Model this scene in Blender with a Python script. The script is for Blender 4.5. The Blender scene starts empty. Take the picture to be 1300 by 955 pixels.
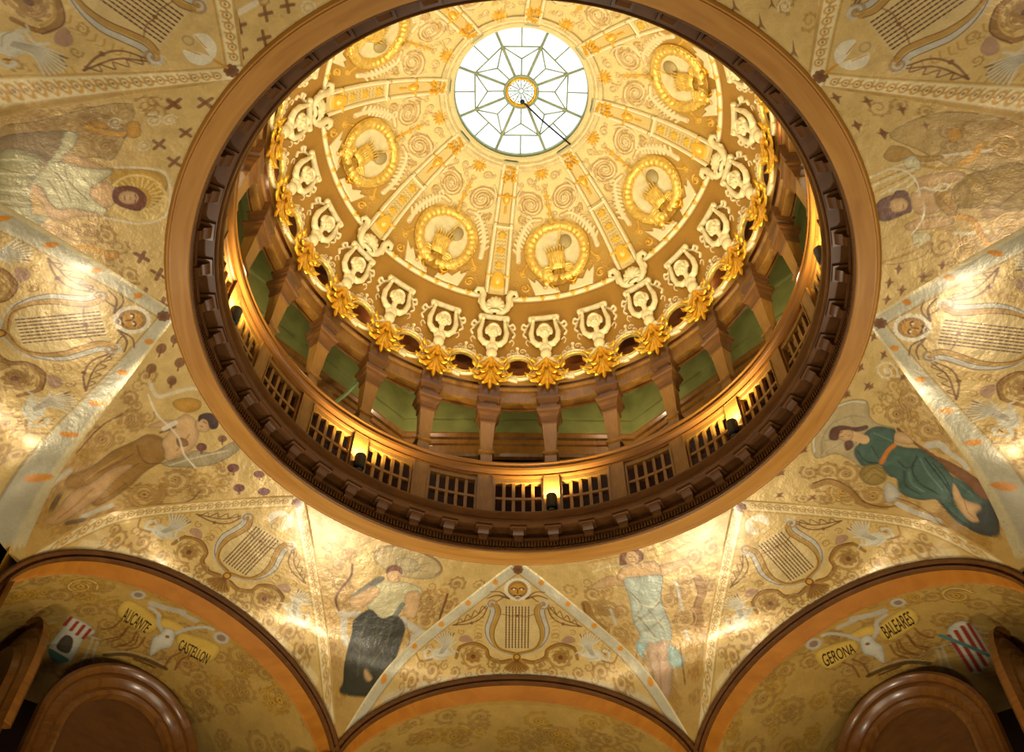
# Painted rotunda seen from below: octagonal lyre vault, wooden ring, gallery and gilded dome
import bpy, math, random
import numpy as np
from mathutils import Vector, Matrix
random.seed(7); RNG = np.random.default_rng(7)
S = 4.0            # metres per unit of the ring radius
Z0 = 1.6           # eye height above the floor
PI = math.pi
D2R = PI / 180
col = bpy.context.scene.collection
scene = bpy.context.scene

def s2l(c):
    c = np.asarray(c, float) / 255.0
    return np.where(c <= .04045, c / 12.92, ((c + .055) / 1.055) ** 2.4)
def L4(c): return tuple(float(v) for v in s2l(c)) + (1.0,)
def W(r, t, z):    # cylindrical (ring units, degrees clockwise from +y) -> world
    a = t * D2R
    return (S * r * math.sin(a), S * r * math.cos(a), S * z + Z0)

# ------------------------------------------------------------------ objects
def tag(o, label=None, cat=None, group=None, kind=None):
    if label: o['label'] = label
    if cat: o['category'] = cat
    if group: o['group'] = group
    if kind: o['kind'] = kind
    return o
def empty(name, loc=(0, 0, 0), rz=0.0):
    o = bpy.data.objects.new(name, None); col.objects.link(o)
    o.location = loc; o.rotation_euler = (0, 0, rz); o.empty_display_size = .1
    return o
class MB:          # collects vertices and faces of ONE mesh
    def __init__(s): s.v = []; s.f = []; s.m = []; s.cur = 0
    def add(s, v, f):
        o = len(s.v); s.v.extend([tuple(map(float, p)) for p in v])
        s.f.extend([tuple(i + o for i in q) for q in f]); s.m.extend([s.cur] * len(f))
    def grid(s, rows, cu=False, cv=False, flip=False):
        n = len(rows); m = len(rows[0]); v = [p for r in rows for p in r]; f = []
        for i in range(n if cu else n - 1):
            for j in range(m if cv else m - 1):
                a, b = i * m + j, i * m + (j + 1) % m
                c, d = ((i + 1) % n) * m + (j + 1) % m, ((i + 1) % n) * m + j
                f.append((a, d, c, b) if flip else (a, b, c, d))
        s.add(v, f)
    def hexa(s, p):   # 8 corners: bottom ring 0-3, top ring 4-7
        s.add(p, [(3, 2, 1, 0), (4, 5, 6, 7), (0, 1, 5, 4), (1, 2, 6, 5), (2, 3, 7, 6), (3, 0, 4, 7)])
    def box(s, x0, x1, y0, y1, z0, z1):
        s.hexa([(x0, y0, z0), (x1, y0, z0), (x1, y1, z0), (x0, y1, z0), (x0, y0, z1), (x1, y0, z1), (x1, y1, z1), (x0, y1, z1)])
    def tube(s, pts, rad, n=8, cap=True):
        pts = [Vector(p) for p in pts]; k = len(pts)
        rads = rad if hasattr(rad, '__len__') else [rad] * k
        rows = []; up = None
        for i in range(k):
            d = (pts[min(i + 1, k - 1)] - pts[max(i - 1, 0)])
            d = d.normalized() if d.length > 1e-9 else Vector((0, 0, 1))
            if up is None: up = Vector((0, 0, 1)) if abs(d.z) < .9 else Vector((1, 0, 0))
            x = d.cross(up).normalized(); y = x.cross(d).normalized(); up = y
            rows.append([tuple(pts[i] + (x * math.cos(2 * PI * j / n) + y * math.sin(2 * PI * j / n)) * rads[i]) for j in range(n)])
        o = len(s.v); s.grid(rows, cv=True)
        if cap:
            s.f.append(tuple(range(o, o + n))); s.f.append(tuple(range(o + (k - 1) * n + n - 1, o + (k - 1) * n - 1, -1))); s.m += [s.cur] * 2
    def ball(s, c, r, n=10, m=7):
        r = r if hasattr(r, '__len__') else (r, r, r); rows = []
        for i in range(m + 1):
            a = PI * i / m
            rows.append([(c[0] + r[0] * math.sin(a) * math.cos(2 * PI * j / n), c[1] + r[1] * math.sin(a) * math.sin(2 * PI * j / n), c[2] + r[2] * math.cos(a)) for j in range(n)])
        s.grid(rows, cv=True)
    def mesh(s, name, mats, smooth=True):
        me = bpy.data.meshes.new(name); me.from_pydata(s.v, [], s.f)
        for m in (mats if isinstance(mats, (list, tuple)) else [mats]): me.materials.append(m)
        if any(s.m): me.polygons.foreach_set('material_index', s.m)
        me.polygons.foreach_set('use_smooth', [smooth] * len(s.f)); me.update()
        return me
    def build(s, name, mats, parent=None, smooth=True):
        return link(name, s.mesh(name, mats, smooth), parent)
def link(name, me, parent=None, rz=0.0):
    o = bpy.data.objects.new(name, me); col.objects.link(o)
    if parent: o.parent = parent
    o.rotation_euler = (0, 0, rz)
    return o
def sharp(me, ang=35):
    try: me.set_sharp_from_angle(angle=ang * D2R)
    except Exception: pass
    return me
def lathe(mb, prof, t0=0, t1=360, n=192):     # profile [(r, z)] in ring units, seen from inside
    full = abs(t1 - t0) >= 360
    rows = [[W(r, t0 + (t1 - t0) * i / n, z) for r, z in prof] for i in range(n if full else n + 1)]
    mb.grid(rows, cu=full)
def arcbox(mb, r0, r1, t0, t1, z0, z1, n=1):
    for i in range(n):
        a, b = t0 + (t1 - t0) * i / n, t0 + (t1 - t0) * (i + 1) / n
        mb.hexa([W(r0, a, z0), W(r0, b, z0), W(r1, b, z0), W(r1, a, z0), W(r0, a, z1), W(r0, b, z1), W(r1, b, z1), W(r1, a, z1)])

# ------------------------------------------------------------------ materials
def mat(name):
    m = bpy.data.materials.new(name); m.use_nodes = True
    nt = m.node_tree; b = nt.nodes['Principled BSDF']
    return m, nt, b
def N(nt, typ, **kw):
    n = nt.nodes.new(typ)
    for k, v in kw.items():
        if k in n.inputs: n.inputs[k].default_value = v
        else: setattr(n, k, v)
    return n
def ramp(nt, fac, stops):
    r = nt.nodes.new('ShaderNodeValToRGB'); cr = r.color_ramp
    while len(cr.elements) < len(stops): cr.elements.new(.5)
    for e, (p, c) in zip(cr.elements, stops): e.position = p; e.color = c
    nt.links.new(fac, r.inputs['Fac']); return r.outputs['Color']
def noise(nt, scale, detail=4, rough=.55, coord='Object', sc=None):
    tc = N(nt, 'ShaderNodeTexCoord'); n = N(nt, 'ShaderNodeTexNoise'); src = tc.outputs[coord]
    if sc:
        mp = N(nt, 'ShaderNodeMapping'); mp.inputs['Scale'].default_value = sc; nt.links.new(src, mp.inputs['Vector']); src = mp.outputs['Vector']
    n.inputs['Scale'].default_value = scale; n.inputs['Detail'].default_value = detail; n.inputs['Roughness'].default_value = rough
    nt.links.new(src, n.inputs['Vector']); return n
def bump(nt, b, h, strength=.3, dist=.01):
    n = N(nt, 'ShaderNodeBump'); n.inputs['Strength'].default_value = strength; n.inputs['Distance'].default_value = dist
    nt.links.new(h, n.inputs['Height']); nt.links.new(n.outputs['Normal'], b.inputs['Normal'])
def wood(name, c0, c1, rough=.32, sc=(1, 1, 1), scale=9, coat=.3, ring=False):
    m, nt, b = mat(name)
    if ring:      # grain that follows the round of the ring
        tc = N(nt, 'ShaderNodeTexCoord'); sp = N(nt, 'ShaderNodeSeparateXYZ'); nt.links.new(tc.outputs['Object'], sp.inputs[0])
        at = N(nt, 'ShaderNodeMath', operation='ARCTAN2'); nt.links.new(sp.outputs['X'], at.inputs[0]); nt.links.new(sp.outputs['Y'], at.inputs[1])
        ln = N(nt, 'ShaderNodeVectorMath', operation='LENGTH'); nt.links.new(tc.outputs['Object'], ln.inputs[0])
        cb = N(nt, 'ShaderNodeCombineXYZ'); mu = N(nt, 'ShaderNodeMath', operation='MULTIPLY'); mu.inputs[1].default_value = 1.6
        nt.links.new(at.outputs[0], mu.inputs[0]); nt.links.new(mu.outputs[0], cb.inputs['X'])
        m2 = N(nt, 'ShaderNodeMath', operation='MULTIPLY'); m2.inputs[1].default_value = 9.; nt.links.new(ln.outputs['Value'], m2.inputs[0]); nt.links.new(m2.outputs[0], cb.inputs['Y'])
        n = N(nt, 'ShaderNodeTexNoise'); n.inputs['Scale'].default_value = 2.4; n.inputs['Detail'].default_value = 7; n.inputs['Distortion'].default_value = .8
        nt.links.new(cb.outputs[0], n.inputs['Vector'])
    else: n = noise(nt, scale, 6, .6, sc=sc); n.inputs['Distortion'].default_value = .6
    c = ramp(nt, n.outputs['Fac'], [(.28, L4(c0)), (.72, L4(c1))])
    nt.links.new(c, b.inputs['Base Color']); b.inputs['Roughness'].default_value = rough
    b.inputs['Coat Weight'].default_value = coat; b.inputs['Coat Roughness'].default_value = .18; b.inputs['Specular IOR Level'].default_value = .35
    bump(nt, b, n.outputs['Fac'], .05, .006)
    return m
def plain(name, c, rough=.5, metal=0., var=.12, scale=6, bmp=0.):
    m, nt, b = mat(name); n = noise(nt, scale, 4)
    c = np.asarray(c, float)
    cc = ramp(nt, n.outputs['Fac'], [(.3, L4(np.clip(c * (1 - var), 0, 255))), (.7, L4(np.clip(c * (1 + var), 0, 255)))])
    nt.links.new(cc, b.inputs['Base Color']); b.inputs['Roughness'].default_value = rough; b.inputs['Metallic'].default_value = metal
    if bmp: bump(nt, b, n.outputs['Fac'], bmp, .01)
    return m
def painted(name, metal, r0, r1, bmp=.15, mott=.16, spec=.5, coat=0.):
    m, nt, b = mat(name)
    a = N(nt, 'ShaderNodeAttribute'); a.attribute_name = 'paint'
    n = noise(nt, 3.5, 8, .65); n2 = noise(nt, 40, 4, .6)
    k = ramp(nt, n.outputs['Fac'], [(.25, (1 - mott, 1 - mott * 1.1, 1 - mott * 1.3, 1)), (.75, (1 + mott, 1 + mott, 1 + mott, 1))])
    k2 = ramp(nt, n2.outputs['Fac'], [(.25, (.9, .89, .87, 1)), (.75, (1.07, 1.07, 1.07, 1))])
    x = N(nt, 'ShaderNodeMix', data_type='RGBA', blend_type='MULTIPLY'); x.inputs[0].default_value = 1
    nt.links.new(a.outputs['Color'], x.inputs[6]); nt.links.new(k, x.inputs[7])
    y = N(nt, 'ShaderNodeMix', data_type='RGBA', blend_type='MULTIPLY'); y.inputs[0].default_value = 1
    nt.links.new(x.outputs[2], y.inputs[6]); nt.links.new(k2, y.inputs[7])
    nt.links.new(y.outputs[2], b.inputs['Base Color'])
    b.inputs['Metallic'].default_value = metal; b.inputs['Specular IOR Level'].default_value = spec
    n3 = noise(nt, 6, 5, .6); mr = N(nt, 'ShaderNodeMapRange'); mr.inputs['To Min'].default_value = r0; mr.inputs['To Max'].default_value = r1
    mr.inputs['From Min'].default_value = .3; mr.inputs['From Max'].default_value = .7
    nt.links.new(n3.outputs['Fac'], mr.inputs['Value']); nt.links.new(mr.outputs['Result'], b.inputs['Roughness'])
    n4 = noise(nt, 2.2, 6, .6); bump(nt, b, n4.outputs['Fac'], bmp, .25)
    b.inputs['Coat Weight'].default_value = coat; b.inputs['Coat Roughness'].default_value = .2
    return m
M = {}
M['vault'] = painted('gilded_painted_plaster', .20, .26, .40, .09, coat=.3)
M['relief'] = painted('gilded_stucco', .12, .42, .6, .03, .08)
M['oak'] = wood('honey_oak', (170, 112, 36), (196, 138, 56), .5, ring=True, coat=.03)
M['arch_oak'] = wood('arch_oak', (150, 88, 14), (172, 108, 26), .55, sc=(1, 1, 5), scale=2.2, coat=0.)
M['dark_wood'] = wood('dark_mahogany', (80, 46, 16), (106, 66, 26), .4, sc=(1, 1, 3), scale=3, coat=.12)
M['mid_wood'] = wood('brown_oak', (120, 78, 25), (148, 102, 38), .38, sc=(2, 2, .4), scale=7)
M['rail_wood'] = wood('rail_oak', (98, 58, 18), (130, 82, 28), .3, ring=True, coat=.4)
M['cream'] = plain('cream_stucco', (222, 205, 154), .5, 0, .07, 8, .15)
M['gold'] = plain('gold_leaf', (226, 168, 44), .3, .75, .16, 14, .3)
M['goldlight'] = plain('pale_gold', (232, 194, 96), .34, .5, .12, 14, .3)
M['goldmat'] = plain('dull_gold', (176, 132, 44), .45, .3, .14, 10, .2)
M['green'] = plain('green_plaster', (122, 126, 62), .7, 0, .08, 3)
M['greenpipe'] = plain('green_pipe_paint', (134, 160, 92), .5, 0, .05)
M['redwall'] = plain('dark_red_wall', (40, 14, 7), .6, 0, .12)
M['black'] = plain('black_metal', (18, 17, 18), .4, .2, .1)
M['brownplain'] = wood('backing_boards', (120, 66, 24), (160, 96, 40), .45, sc=(1, 1, 6), scale=3, coat=.1)
M['leadgreen'] = plain('green_grey_lead', (142, 152, 120), .5, .2, .08)
M['dark_wall'] = plain('dark_brown_panelling', (52, 32, 18), .5, 0, .2)  # plain dark brown, for the outer shell and gallery floor
M['stone'] = plain('mosaic_floor', (150, 128, 96), .35, 0, .2, 2)
M['ink'] = plain('dark_lettering', (52, 34, 12), .6, 0, .1)
m, nt, b = mat('frosted_glass'); nt.nodes.remove(b)
out = nt.nodes['Material Output']; tl = N(nt, 'ShaderNodeBsdfTranslucent'); tl.inputs['Color'].default_value = (.95, .98, .96, 1)
gl = N(nt, 'ShaderNodeBsdfGlossy'); gl.inputs['Roughness'].default_value = .2; mx = N(nt, 'ShaderNodeMixShader'); mx.inputs[0].default_value = .06
n = noise(nt, 2.5, 5); cc = ramp(nt, n.outputs['Fac'], [(.3, (.80, .87, .84, 1)), (.6, (1, 1, 1, 1))]); nt.links.new(cc, tl.inputs['Color'])
nt.links.new(tl.outputs[0], mx.inputs[1]); nt.links.new(gl.outputs[0], mx.inputs[2]); nt.links.new(mx.outputs[0], out.inputs['Surface'])
M['glass'] = m
M['redwall'].node_tree.nodes['Principled BSDF'].inputs['Specular IOR Level'].default_value = .08
m, nt, b = mat('lamp_lens'); b.inputs['Emission Color'].default_value = (1, .72, .3, 1); b.inputs['Emission Strength'].default_value = 6; b.inputs['Base Color'].default_value = (1, .8, .5, 1)
M['lens'] = m

# ------------------------------------------------------------------ camera
cam = bpy.data.cameras.new('camera'); camo = bpy.data.objects.new('camera', cam); col.objects.link(camo)
F_, PHI, YAW, ROLL, CD, E0 = 1300.632, .9693, -.0172, -.0112, 1.6162, -.0157
cam.sensor_fit = 'HORIZONTAL'; cam.sensor_width = 36.0; cam.lens = 36.0 * F_ / 1300.0
cam.shift_x = 0.0; cam.shift_y = -(477.5 - 432.0) / 1300.0; cam.clip_start = .05; cam.clip_end = 300
az = YAW - E0
fwd = Vector((math.cos(PHI) * math.sin(az), math.cos(PHI) * math.cos(az), math.sin(PHI)))
rgt = Vector((math.cos(az), -math.sin(az), 0)); up = rgt.cross(fwd)
r2 = rgt * math.cos(ROLL) - up * math.sin(ROLL); u2 = rgt * math.sin(ROLL) + up * math.cos(ROLL)
mw = Matrix((r2, u2, -fwd)).transposed().to_4x4()
mw.translation = Vector((S * CD * math.sin(E0), -S * CD * math.cos(E0), Z0))
camo.matrix_world = mw; scene.camera = camo

# ------------------------------------------------------------------ paint engine: shapes laid on a surface as a colour (and relief) per vertex
PAL = dict(brown=(108, 66, 18), tan=(158, 116, 50), gold=(196, 140, 34), umber=(122, 74, 26), ochre=(150, 108, 42), ochrel=(178, 136, 56), ochreg=(152, 118, 36), olive=(150, 122, 50),
    green=(70, 92, 74), greend=(40, 54, 42), greenl=(100, 124, 104), orange=(196, 112, 30), skin=(206, 164, 108), skinn=(186, 144, 88), skinp=(186, 152, 116), skind=(146, 100, 54), face=(116, 66, 36),
    hair=(106, 64, 42), hairb=(78, 50, 40), hairr=(122, 62, 24), hairp=(122, 84, 66), niche=(172, 154, 112), white=(222, 210, 180), grey=(146, 132, 100), silver=(186, 178, 156), slate=(70, 72, 64),
    slateb=(92, 100, 92), scarf=(150, 136, 104), plum=(112, 62, 44), shade=(120, 92, 44), yolk=(188, 142, 36), halo=(222, 190, 110), book=(134, 108, 66), robe=(196, 184, 138), robed=(158, 146, 98),
    robel=(214, 202, 160), dark=(66, 48, 26), black=(58, 54, 36), blackl=(84, 78, 54), paleb=(178, 182, 160), blue=(156, 178, 164), banner=(218, 178, 78), bone=(212, 204, 178), red=(166, 62, 44), teal=(86, 132, 122),
    ground=(204, 170, 100), band=(190, 184, 158), cream=(226, 208, 158), dot=(88, 52, 20), reddot=(214, 140, 36), swan=(202, 194, 168), cordo=(140, 88, 26), leaf=(140, 98, 36), outline=(106, 66, 20))
def smooth(pts, n=6, closed=False):
    p = np.array(pts, float)
    if len(p) < 3: return p
    if closed: q = np.vstack([p[-1], p, p[0], p[1]])
    else: q = np.vstack([2 * p[0] - p[1], p, 2 * p[-1] - p[-2]])
    o = []; t = np.linspace(0, 1, n, endpoint=False)[:, None]
    for i in range(1, len(q) - 2):
        a, b_, c, d = q[i - 1], q[i], q[i + 1], q[i + 2]
        o.append(.5 * (2 * b_ + (c - a) * t + (2 * a - 5 * b_ + 4 * c - d) * t ** 2 + (3 * b_ - a - 3 * c + d) * t ** 3))
    if not closed: o.append(p[-1:])
    return np.vstack(o)
class Paint:
    def __init__(s, x, y, base, px):
        s.x = x.ravel().astype(np.float32); s.y = y.ravel().astype(np.float32); s.px = px
        s.c = np.tile(np.asarray(s2l(base), np.float32), (len(s.x), 1)); s.h = np.zeros(len(s.x), np.float32)
    def sel(s, p, mg): return np.nonzero((s.x > p[:, 0].min() - mg) & (s.x < p[:, 0].max() + mg) & (s.y > p[:, 1].min() - mg) & (s.y < p[:, 1].max() + mg))[0]
    def mix(s, i, al, c, h=0., hp=None):
        c = s2l(PAL[c] if isinstance(c, str) else c); al = al[:, None]
        s.c[i] = s.c[i] * (1 - al) + c * al
        if h: s.h[i] = np.maximum(s.h[i], h * (hp if hp is not None else al[:, 0])) if h > 0 else s.h[i] + h * al[:, 0]
    def segd(s, i, p, closed):
        x, y = s.x[i][:, None], s.y[i][:, None]
        a = p if closed else p[:-1]; b_ = np.roll(p, -1, 0) if closed else p[1:]
        d = np.full(len(i), 1e9, np.float32); tt = np.zeros(len(i), np.float32); n = len(a)
        for k in range(n):
            ax, ay = a[k]; bx, by = b_[k] - a[k]; L = bx * bx + by * by + 1e-12
            t = np.clip(((x[:, 0] - ax) * bx + (y[:, 0] - ay) * by) / L, 0, 1)
            dd = np.hypot(x[:, 0] - ax - t * bx, y[:, 0] - ay - t * by); mk = dd < d; d[mk] = dd[mk]; tt[mk] = ((k + t) / n)[mk]
        return d, tt
    def poly(s, pts, c, a=1., h=0., soft=None, sm=0, shade=0.):
        p = smooth(pts, sm, True) if sm else np.array(pts, float); soft = soft or s.px * 1.2
        i = s.sel(p, soft)
        if not len(i): return
        x, y = s.x[i], s.y[i]; ins = np.zeros(len(i), bool)
        for k in range(len(p)):
            (x1, y1), (x2, y2) = p[k], p[(k + 1) % len(p)]
            if y1 == y2: continue
            cr = ((y1 > y) != (y2 > y)) & (x < (x2 - x1) * (y - y1) / (y2 - y1) + x1); ins ^= cr
        d, _ = s.segd(i, p, True); sd = np.where(ins, -d, d)
        al = np.clip(.5 - sd / soft, 0, 1) * a
        s.mix(i, al, c, h, np.clip(.5 - sd / (soft * 2), 0, 1) if h else None)
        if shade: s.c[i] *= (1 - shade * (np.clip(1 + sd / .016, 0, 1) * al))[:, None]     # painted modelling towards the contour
    def line(s, pts, w, c, a=1., h=0., sm=5, taper=0., closed=False):
        p = smooth(pts, sm, closed) if sm and len(pts) > 2 else np.array(pts, float); i = s.sel(p, w / 2 + s.px)
        if not len(i): return
        d, t = s.segd(i, p, closed); ww = w / 2 * (1 - taper * t)
        al = np.clip((ww - d) / s.px + .5, 0, 1) * a
        s.mix(i, al, c, h, np.sqrt(np.clip(1 - (d / np.maximum(ww, 1e-6)) ** 2, 0, 1)) if h else None)
    def disc(s, cx, cy, r, c, a=1., h=0., ry=None):
        ry = ry or r; p = np.array([(cx - r, cy - ry), (cx + r, cy + ry)]); i = s.sel(p, s.px)
        if not len(i): return
        d = np.hypot((s.x[i] - cx) / r, (s.y[i] - cy) / ry)
        s.mix(i, np.clip((1 - d) * r / s.px + .5, 0, 1) * a, c, h, np.sqrt(np.clip(1 - d * d, 0, 1)) if h else None)
    def ring(s, cx, cy, r, w, c, a=1., h=0., n=28): s.line([(cx + r * math.cos(2 * PI * k / n), cy + r * math.sin(2 * PI * k / n)) for k in range(n)], w, c, a, h, 0, 0, True)
    def spiral(s, cx, cy, r, c='brown', a=1., dirn=1, st=0., turns=1.6, w=.2, h=0., leaves=True, core=True, hl=None):
        n = int(26 * turns); P_ = []
        body, oc = {'brown': ((176, 136, 70), 'outline'), 'ochre': ((186, 146, 74), 'outline'), 'gold': ((202, 154, 52), 'outline')}.get(c, (c, None)) if not h else (c, None)
        for k in range(n + 1):
            f = k / n; rr = r * (1 - .82 * f); an = st + dirn * 2 * PI * turns * f; P_.append((cx + rr * math.cos(an), cy + rr * math.sin(an)))
        if leaves:
            for k in range(0, int(n * .66), 3):
                (x, y) = P_[k]; an = math.atan2(y - cy, x - cx) + dirn * .55; q = r * (.34 - .12 * k / n)
                lf = [(x, y), (x + q * .55 * math.cos(an - .1 * dirn), y + q * .55 * math.sin(an - .1 * dirn)), (x + q * math.cos(an + dirn * .55), y + q * math.sin(an + dirn * .55))]
                if oc: s.line(lf, r * .19, oc, a * .8, 0, 3, .45)
                s.line(lf, r * .13, body, a * .95, h * .7, 3, .6)
        if h: s.line(P_, r * w * 1.9, (186, 140, 66), .75, 0, 0, .4)
        if oc: s.line(P_, r * w * 1.25, oc, a * .85, 0, 0, .4)
        s.line(P_, r * w * .85, body, a, h, 0, .45)
        if hl: s.line([(x + r * .03, y + r * .03) for x, y in P_], r * w * .22, hl, a * .7, 0, 0, .4)
        if core:
            if oc: s.disc(cx, cy, r * .3, oc, a * .75)
            for k in range(6): s.disc(cx + r * .17 * math.cos(k * PI / 3), cy + r * .17 * math.sin(k * PI / 3), r * .10, body, a, h)
            s.disc(cx, cy, r * .07, oc or hl or body, a, h)
def paint_ops(p, ops):
    for q, (k, c, a, w, fl) in enumerate(ops):
        pts = [(fl[j] / 1000, fl[j + 1] / 1000) for j in range(0, len(fl), 2)]; w = w / 10000; x, y = pts[0]
        if k == 'P':
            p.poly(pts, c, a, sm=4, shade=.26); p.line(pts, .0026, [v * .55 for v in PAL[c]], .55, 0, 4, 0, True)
        elif k == 'L': p.line(pts, max(w, .0022), c, a)
        elif k == 'S': p.spiral(x, y, w, c, a, 1 if q % 2 else -1, (q * 1.7) % 6.28, hl='ochrel' if c == 'brown' else 'cream')
        elif k == 'R': p.disc(x, y, w, c, a)
        elif k == 'A': p.disc(x, y, w, c, a); p.line([(x, y), (x + w * 1.3, y + w * .9)], w * .35, c, a)
        elif k == 'C':
            for da in (.4, .4 + PI / 2):
                dx, dy = w * math.cos(da), w * math.sin(da); p.line([(x - dx, y - dy), (x + dx, y + dy)], w * .55, c, a)
        elif k == 'D': p.poly([(x - w * .9, y - w * .2), (x, y + w * .1), (x + w * 1.1, y + w * .9), (x + w * .3, y - w * .1), (x + w * .2, y - w * .9), (x - w * .1, y - w * .3)], c, a)
        elif k == 'B':
            p.poly([(x - w * 1.0, y - w * .1), (x - w * .3, y + w * .22), (x + w * .5, y + w * .25), (x + w * 1.05, y + w * .05), (x + w * .5, y - w * .2), (x - w * .3, y - w * .22)], c, a)
            p.poly([(x - w * .3, y), (x + w * .1, y + w * .75), (x + w * .4, y + w * .1)], c, a); p.poly([(x - w * .2, y), (x + w * .3, y - w * .7), (x + w * .4, y - w * .05)], c, a)
        elif k == 'H':
            p.ring(x, y, w, w * .1, c, a)
            for j in range(26): an = j * 2 * PI / 26; p.line([(x + w * .5 * math.cos(an), y + w * .5 * math.sin(an)), (x + w * .9 * math.cos(an), y + w * .9 * math.sin(an))], w * .07, c, a * .8)
def grid_mesh(name, X, Y, Z, paint, material, hole=None):
    n, m = X.shape; v = np.stack([X, Y, Z], -1).reshape(-1, 3).astype(np.float32)
    a = np.arange(n * m).reshape(n, m); f = np.stack([a[:-1, :-1], a[:-1, 1:], a[1:, 1:], a[1:, :-1]], -1).reshape(-1, 4)
    if hole is not None: f = f[~hole[f].any(1)]
    me = bpy.data.meshes.new(name); me.vertices.add(len(v)); me.vertices.foreach_set('co', v.ravel())
    me.loops.add(f.size); me.loops.foreach_set('vertex_index', f.ravel().astype(np.int32))
    me.polygons.add(len(f)); me.polygons.foreach_set('loop_start', np.arange(0, f.size, 4, dtype=np.int32))
    me.polygons.foreach_set('use_smooth', np.ones(len(f), bool)); me.update(calc_edges=True)
    at = me.color_attributes.new('paint', 'FLOAT_COLOR', 'POINT')
    at.data.foreach_set('color', np.hstack([paint.c, np.ones((len(v), 1), np.float32)]).astype(np.float32).ravel())
    me.materials.append(material); return me

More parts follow.
